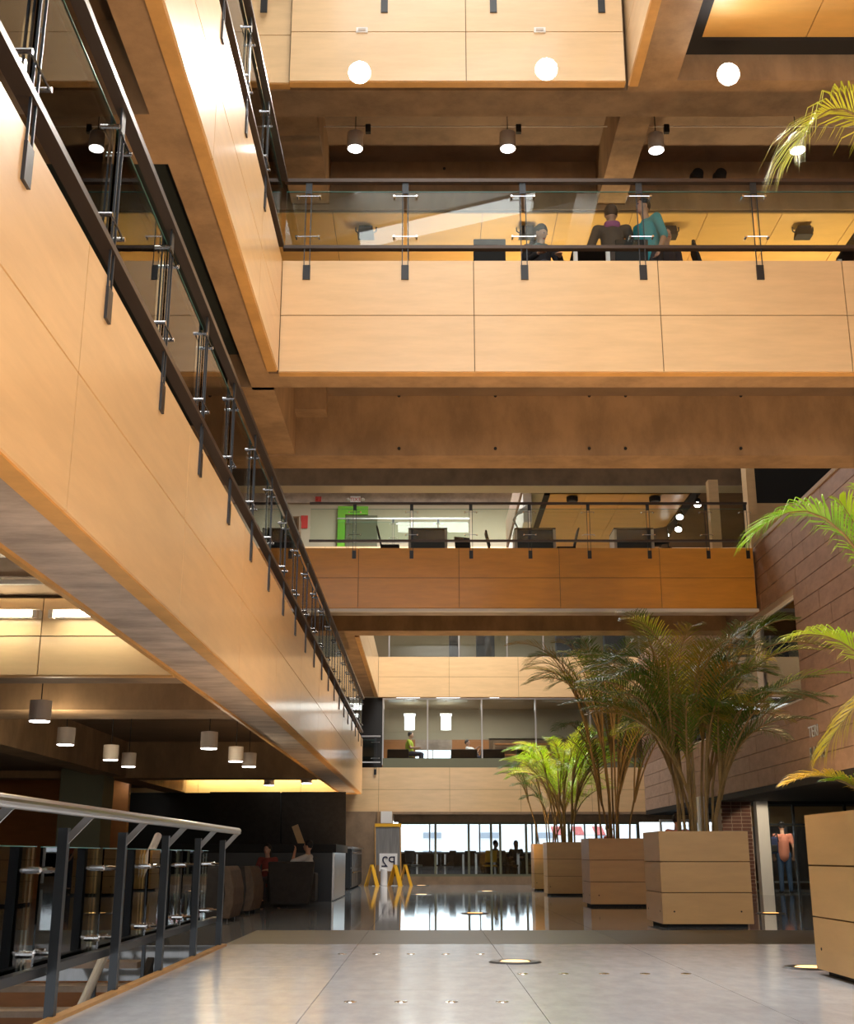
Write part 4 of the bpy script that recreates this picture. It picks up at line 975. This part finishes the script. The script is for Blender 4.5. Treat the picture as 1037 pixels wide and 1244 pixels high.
# ================================================================== PEOPLE
def blob(segs, balls, voxel, m, name, parent, shift=(0, 0, 0)):
    """tapered limbs and balls fused into one continuous skin"""
    bm = bmesh.new()
    mb = MB()
    for p, q, r1, r2 in segs: mb.tube(p, q, r1, 12, r2)
    me = bpy.data.meshes.new('t'); me.from_pydata(mb.v, [], mb.f); bm.from_mesh(me); bpy.data.meshes.remove(me)
    def ball(c, rx, ry, rz_):
        bmesh.ops.create_icosphere(bm, subdivisions=2, radius=1, matrix=Matrix.Translation(c) @ Matrix.Diagonal((rx, ry, rz_, 1)))
    for p, q, r1, r2 in segs: ball(p, r1, r1, r1); ball(q, r2, r2, r2)
    for c, rx, ry, rz_ in balls: ball(c, rx, ry, rz_)
    me = bpy.data.meshes.new(name); bm.to_mesh(me); bm.free()
    o = bpy.data.objects.new(name, me); COL.objects.link(o)
    md = o.modifiers.new('r', 'REMESH'); md.mode = 'VOXEL'; md.voxel_size = voxel; md.use_smooth_shade = True
    sm = o.modifiers.new('s', 'SMOOTH'); sm.iterations = 3; sm.factor = .4
    dg = bpy.context.evaluated_depsgraph_get()
    m2 = bpy.data.meshes.new_from_object(o.evaluated_get(dg)); bpy.data.objects.remove(o); bpy.data.meshes.remove(me)
    m2.materials.clear(); m2.materials.append(m); m2.polygons.foreach_set('use_smooth', [True]*len(m2.polygons))
    o = bpy.data.objects.new(name, m2); COL.objects.link(o)
    if parent: o.parent = parent
    return o

def person(label, loc, rz, pose='stand', shirt=(.4, .4, .4), pants=(.05, .06, .1), hair='short', scale=1.0, turn=0, nod=0, recline=0, scarf=None, female=False, arms=None, sleeves=.55, haircol=None):
    V = Vector
    if pose == 'stand':
        J = dict(pel=V((0, 0, .95)), che=V((0, .0, 1.28)), nec=V((0, .01, 1.45)), hea=V((0, -.02, 1.62)))
        for s, n in ((-1, 'l'), (1, 'r')):
            J['sh'+n] = V((s*.19, .01, 1.39)); J['el'+n] = V((s*.25, .04, 1.11)); J['wr'+n] = V((s*.24, -.08, .88))
            J['hi'+n] = V((s*.09, 0, .93)); J['kn'+n] = V((s*.10, -.03, .50)); J['an'+n] = V((s*.11, .02, .08)); J['to'+n] = V((s*.13, -.15, .035))
    else:
        J = dict(pel=V((0, 0, .54)), che=V((0, .01, .86)), nec=V((0, -.0, 1.03)), hea=V((0, -.04, 1.19)))
        for s, n in ((-1, 'l'), (1, 'r')):
            J['sh'+n] = V((s*.19, .01, .97)); J['el'+n] = V((s*.25, -.08, .72)); J['wr'+n] = V((s*.15, -.30, .74))
            J['hi'+n] = V((s*.09, 0, .53)); J['kn'+n] = V((s*.12, -.43, .52)); J['an'+n] = V((s*.12, -.40, .09)); J['to'+n] = V((s*.13, -.56, .035))
    if recline:
        rot = Matrix.Rotation(R(recline), 3, 'X'); c = J['pel'].copy()
        for k in ('che', 'nec', 'hea', 'shl', 'shr', 'ell', 'elr', 'wrl', 'wrr'): J[k] = c + rot @ (J[k] - c)
    if arms:
        for k, v in arms.items(): J[k] = V(v)
    k = .9 if female else 1.0
    root = thing('person', label, 'person', loc, rz); root.scale = (scale,)*3
    segs = [(J['pel'], J['che'], .13*k, .135*k), (J['che'], J['nec'] - V((0, 0, .06)), .13*k, .075), (J['nec'] - V((0, 0, .06)), J['hea'] - V((0, 0, .05)), .058, .052)]
    torso = [(J['pel'] - V((0, 0, .05)), J['che'], .152*k, .15*k), (J['che'], J['nec'] - V((0, 0, .07)), .145*k, .085)]
    legs = [(J['pel'], J['pel'] + V((0, 0, .06)), .145*k, .135*k)]; balls = []; hb = []
    for s, n in ((-1, 'l'), (1, 'r')):
        segs += [(J['sh'+n], J['el'+n], .05, .041), (J['el'+n], J['wr'+n], .04, .027), (J['sh'+n], J['nec'] - V((0, 0, .1)), .055, .06),
                 (J['hi'+n], J['kn'+n], .085, .058), (J['kn'+n], J['an'+n], .056, .037), (J['an'+n], J['to'+n], .04, .032)]
        torso += [(J['sh'+n], J['nec'] - V((0, 0, .1)), .066, .07), (J['sh'+n], J['sh'+n].lerp(J['el'+n], 1.0 if sleeves > .5 else .6), .064, .055)]
        if sleeves > .8: torso.append((J['el'+n], J['el'+n].lerp(J['wr'+n], .9), .053, .04))
        legs += [(J['hi'+n], J['kn'+n], .098, .072), (J['kn'+n], J['an'+n], .07, .056)]
        # hand: palm, four unequal bent fingers, thumb from the side
        d = (J['wr'+n] - J['el'+n]).normalized(); sd_ = V((1, 0, 0)) - d*d.x
        sd_ = sd_.normalized() if sd_.length > .2 else V((0, 1, 0)); cu = d.cross(sd_).normalized()
        if cu.y > 0: cu = -cu
        pa = J['wr'+n] + d*.06
        segs += [(J['wr'+n], pa + sd_*.018, .024, .02), (J['wr'+n], pa - sd_*.018, .024, .02)]
        for i, L in enumerate((.062, .075, .07, .052)):
            b0 = pa + d*.012 + sd_*(-.033 + .022*i); b1 = b0 + d*L*.55 + cu*.008; b2 = b1 + d*L*.35 + cu*.026
            segs += [(b0, b1, .0095, .0088), (b1, b2, .0088, .0078)]
        t0 = J['wr'+n] + d*.02 - sd_*s*.02; t1 = t0 - sd_*s*.035 + d*.03; segs += [(t0, t1, .0125, .011), (t1, t1 + d*.03, .011, .009)]
    h = J['hea']; T = Matrix.Rotation(R(turn), 3, 'Z') @ Matrix.Rotation(R(nod), 3, 'X')
    balls = [(h, .077, .095, .115), (h + T @ V((0, -.02, -.05)), .058, .07, .07), (h + T @ V((0, -.098, -.012)), .013, .02, .022), (h + T @ V((-.077, .0, -.01)), .012, .02, .03), (h + T @ V((.077, .0, -.01)), .012, .02, .03)]
    blob(segs, balls, .0115, M['skin'], 'body', root)
    sm_ = mat('shirt_cloth', shirt, .85); pm_ = mat('trouser_cloth', pants, .85)
    blob(torso, [], .016, sm_, 'shirt', root); blob(legs, [], .016, pm_, 'trousers', root)
    for n in 'lr': blob([(J['an'+n] - V((0, 0, .03)), J['to'+n], .048, .042)], [], .014, M['black_matte'], 'shoe', root)
    hm = M['hair'] if haircol is None else mat('hair_tone', haircol, .6)
    hbz = [(h + T @ V((0, .02, .034)), .09, .096, .11)]; hs = []
    if hair == 'long': hs = [(h + T @ V((0, .06, .03)), h + T @ V((0, .08, -.25)), .085, .06)]
    if hair == 'bun': hbz.append((h + T @ V((0, .11, .06)), .04, .04, .04))
    blob(hs, hbz, .014, hm, 'hair', root)
    for s in (-1, 1):
        obj('eye', MB().lathe([(.001, -.009), (.009, -.004), (.009, .004), (.001, .009)], 8), 'sign_black', root, loc=h + T @ V((s*.03, -.088, .012)))
    obj('mouth', MB().box(-.02, .02, -.004, .004, -.004, .004), 'red', root, loc=h + T @ V((0, -.093, -.06)), rz=R(turn))
    if scarf: blob([(J['nec'] + V((-.05, .04, -.02)), J['nec'] + V((.05, .04, -.02)), .06, .06), (J['nec'] + V((-.06, -.03, -.03)), J['nec'] + V((.06, -.03, -.03)), .05, .05)], [], .016, mat('scarf_cloth', scarf, .8), 'scarf', root)
    return root
person('seated woman in a black top with dark hair behind the gallery glass', (1.44, 13.62, F2d), R(15), 'sit', (.012, .01, .012), (.03, .03, .04), 'long', .95, 25, nod=30, female=True, sleeves=.9, scarf=(.03, .07, .08))
person('standing person in a grey brown jacket and pink scarf seen from behind', (2.42, 14.0, F2d), R(178), 'stand', (.10, .075, .06), (.03, .03, .04), 'short', 1.02, 0, scarf=(.45, .13, .28), sleeves=.9, haircol=(.05, .025, .015), arms={'ell': (-.30, -.1, 1.12), 'elr': (.30, -.1, 1.12), 'wrl': (-.2, -.34, 1.1), 'wrr': (.2, -.34, 1.1)})
person('man in a teal shirt leaning in from the right on the gallery', (2.86, 13.75, F2d), R(-60), 'stand', (.04, .33, .38), (.06, .05, .05), 'short', .98, -10, recline=6)
person('dark haired person half hidden behind the man in the teal shirt', (3.2, 14.4, F2d), R(20), 'stand', (.05, .04, .04), (.03, .03, .03), 'long', .95, female=True)
person('person in a yellow green shirt reading behind the left office sofa', (-.62, 43.4, F1 + .16), R(80), 'sit', (.38, .46, .04), (.05, .05, .08), 'short', 1.0, sleeves=.4)
person('person in a white shirt lying back on the third office sofa', (1.72, 43.0, F1 + .01), R(60), 'sit', (.75, .73, .70), (.05, .05, .08), 'short', .95, recline=-35)
person('person in a white shirt lounging in the dark lounge', (-2.46, 24.75, .0), R(-100), 'sit', (.65, .62, .58), (.05, .05, .07), 'short', .92, recline=-12, arms={'elr': (.28, -.16, .86), 'wrr': (.12, -.16, 1.08)})
person('person in dark red clothes beside the one in white in the lounge', (-3.15, 24.6, .0), R(-20), 'sit', (.22, .04, .03), (.05, .05, .07), 'long', .86, female=True)
person('person sitting at the cafe table, left of the pair', (2.4, 43.9, .12), R(60), 'sit', (.20, .10, .06), (.03, .03, .04), 'short', 1.0)
person('person sitting at the cafe table, right of the pair', (3.2, 44.6, .12), R(-10), 'sit', (.03, .03, .04), (.03, .03, .04), 'long', 1.0, female=True)
person('person in a salmon shirt and jeans standing behind the glass entrance', (9.02, 31.4, 0), R(170), 'stand', (.62, .22, .14), (.04, .08, .16), 'short', 1.0, sleeves=.4)
stl = thing('stool', 'plain stool under the person in the yellow green shirt', 'stool', (-.62, 43.4, F1 + .004)); obj('seat', MB().lathe([(.2, .5), (.21, .54), (.18, .56)], 16), 'fabric_dark', stl)
for k in range(4): obj('leg', MB().tube((.13*math.cos(k*1.57), .13*math.sin(k*1.57), .5), (.17*math.cos(k*1.57), .17*math.sin(k*1.57), 0), .015, 6), 'steel_dark', stl)
bp = thing('backpack', 'dark blue backpack hanging at the side of the person behind the entrance', 'bag', (8.68, 31.22, .95))
obj('bag', MB().box(-.14, .14, -.12, .1, 0, .42), mat('backpack_cloth', (.02, .03, .09), .8), bp, bevel=.05); obj('pocket', MB().box(-.1, .1, -.17, -.12, .05, .22), 'fabric_dark', bp, bevel=.02)
obj('strap', MB().path([(.05, .0, .40), (.16, .05, .5), (.2, .08, .3)], .015, 6), 'black_matte', bp)
person('person in a pink top with black hair behind the planter of the dark palm', (4.86, 24.0, 0), R(150), 'stand', (.68, .30, .26), (.05, .06, .1), 'bun', .97, female=True)
person('person in red passing behind the sunlit palm planter', (4.85, 33.0, 0), R(60), 'stand', (.4, .10, .07), (.04, .05, .1), 'short', .98)
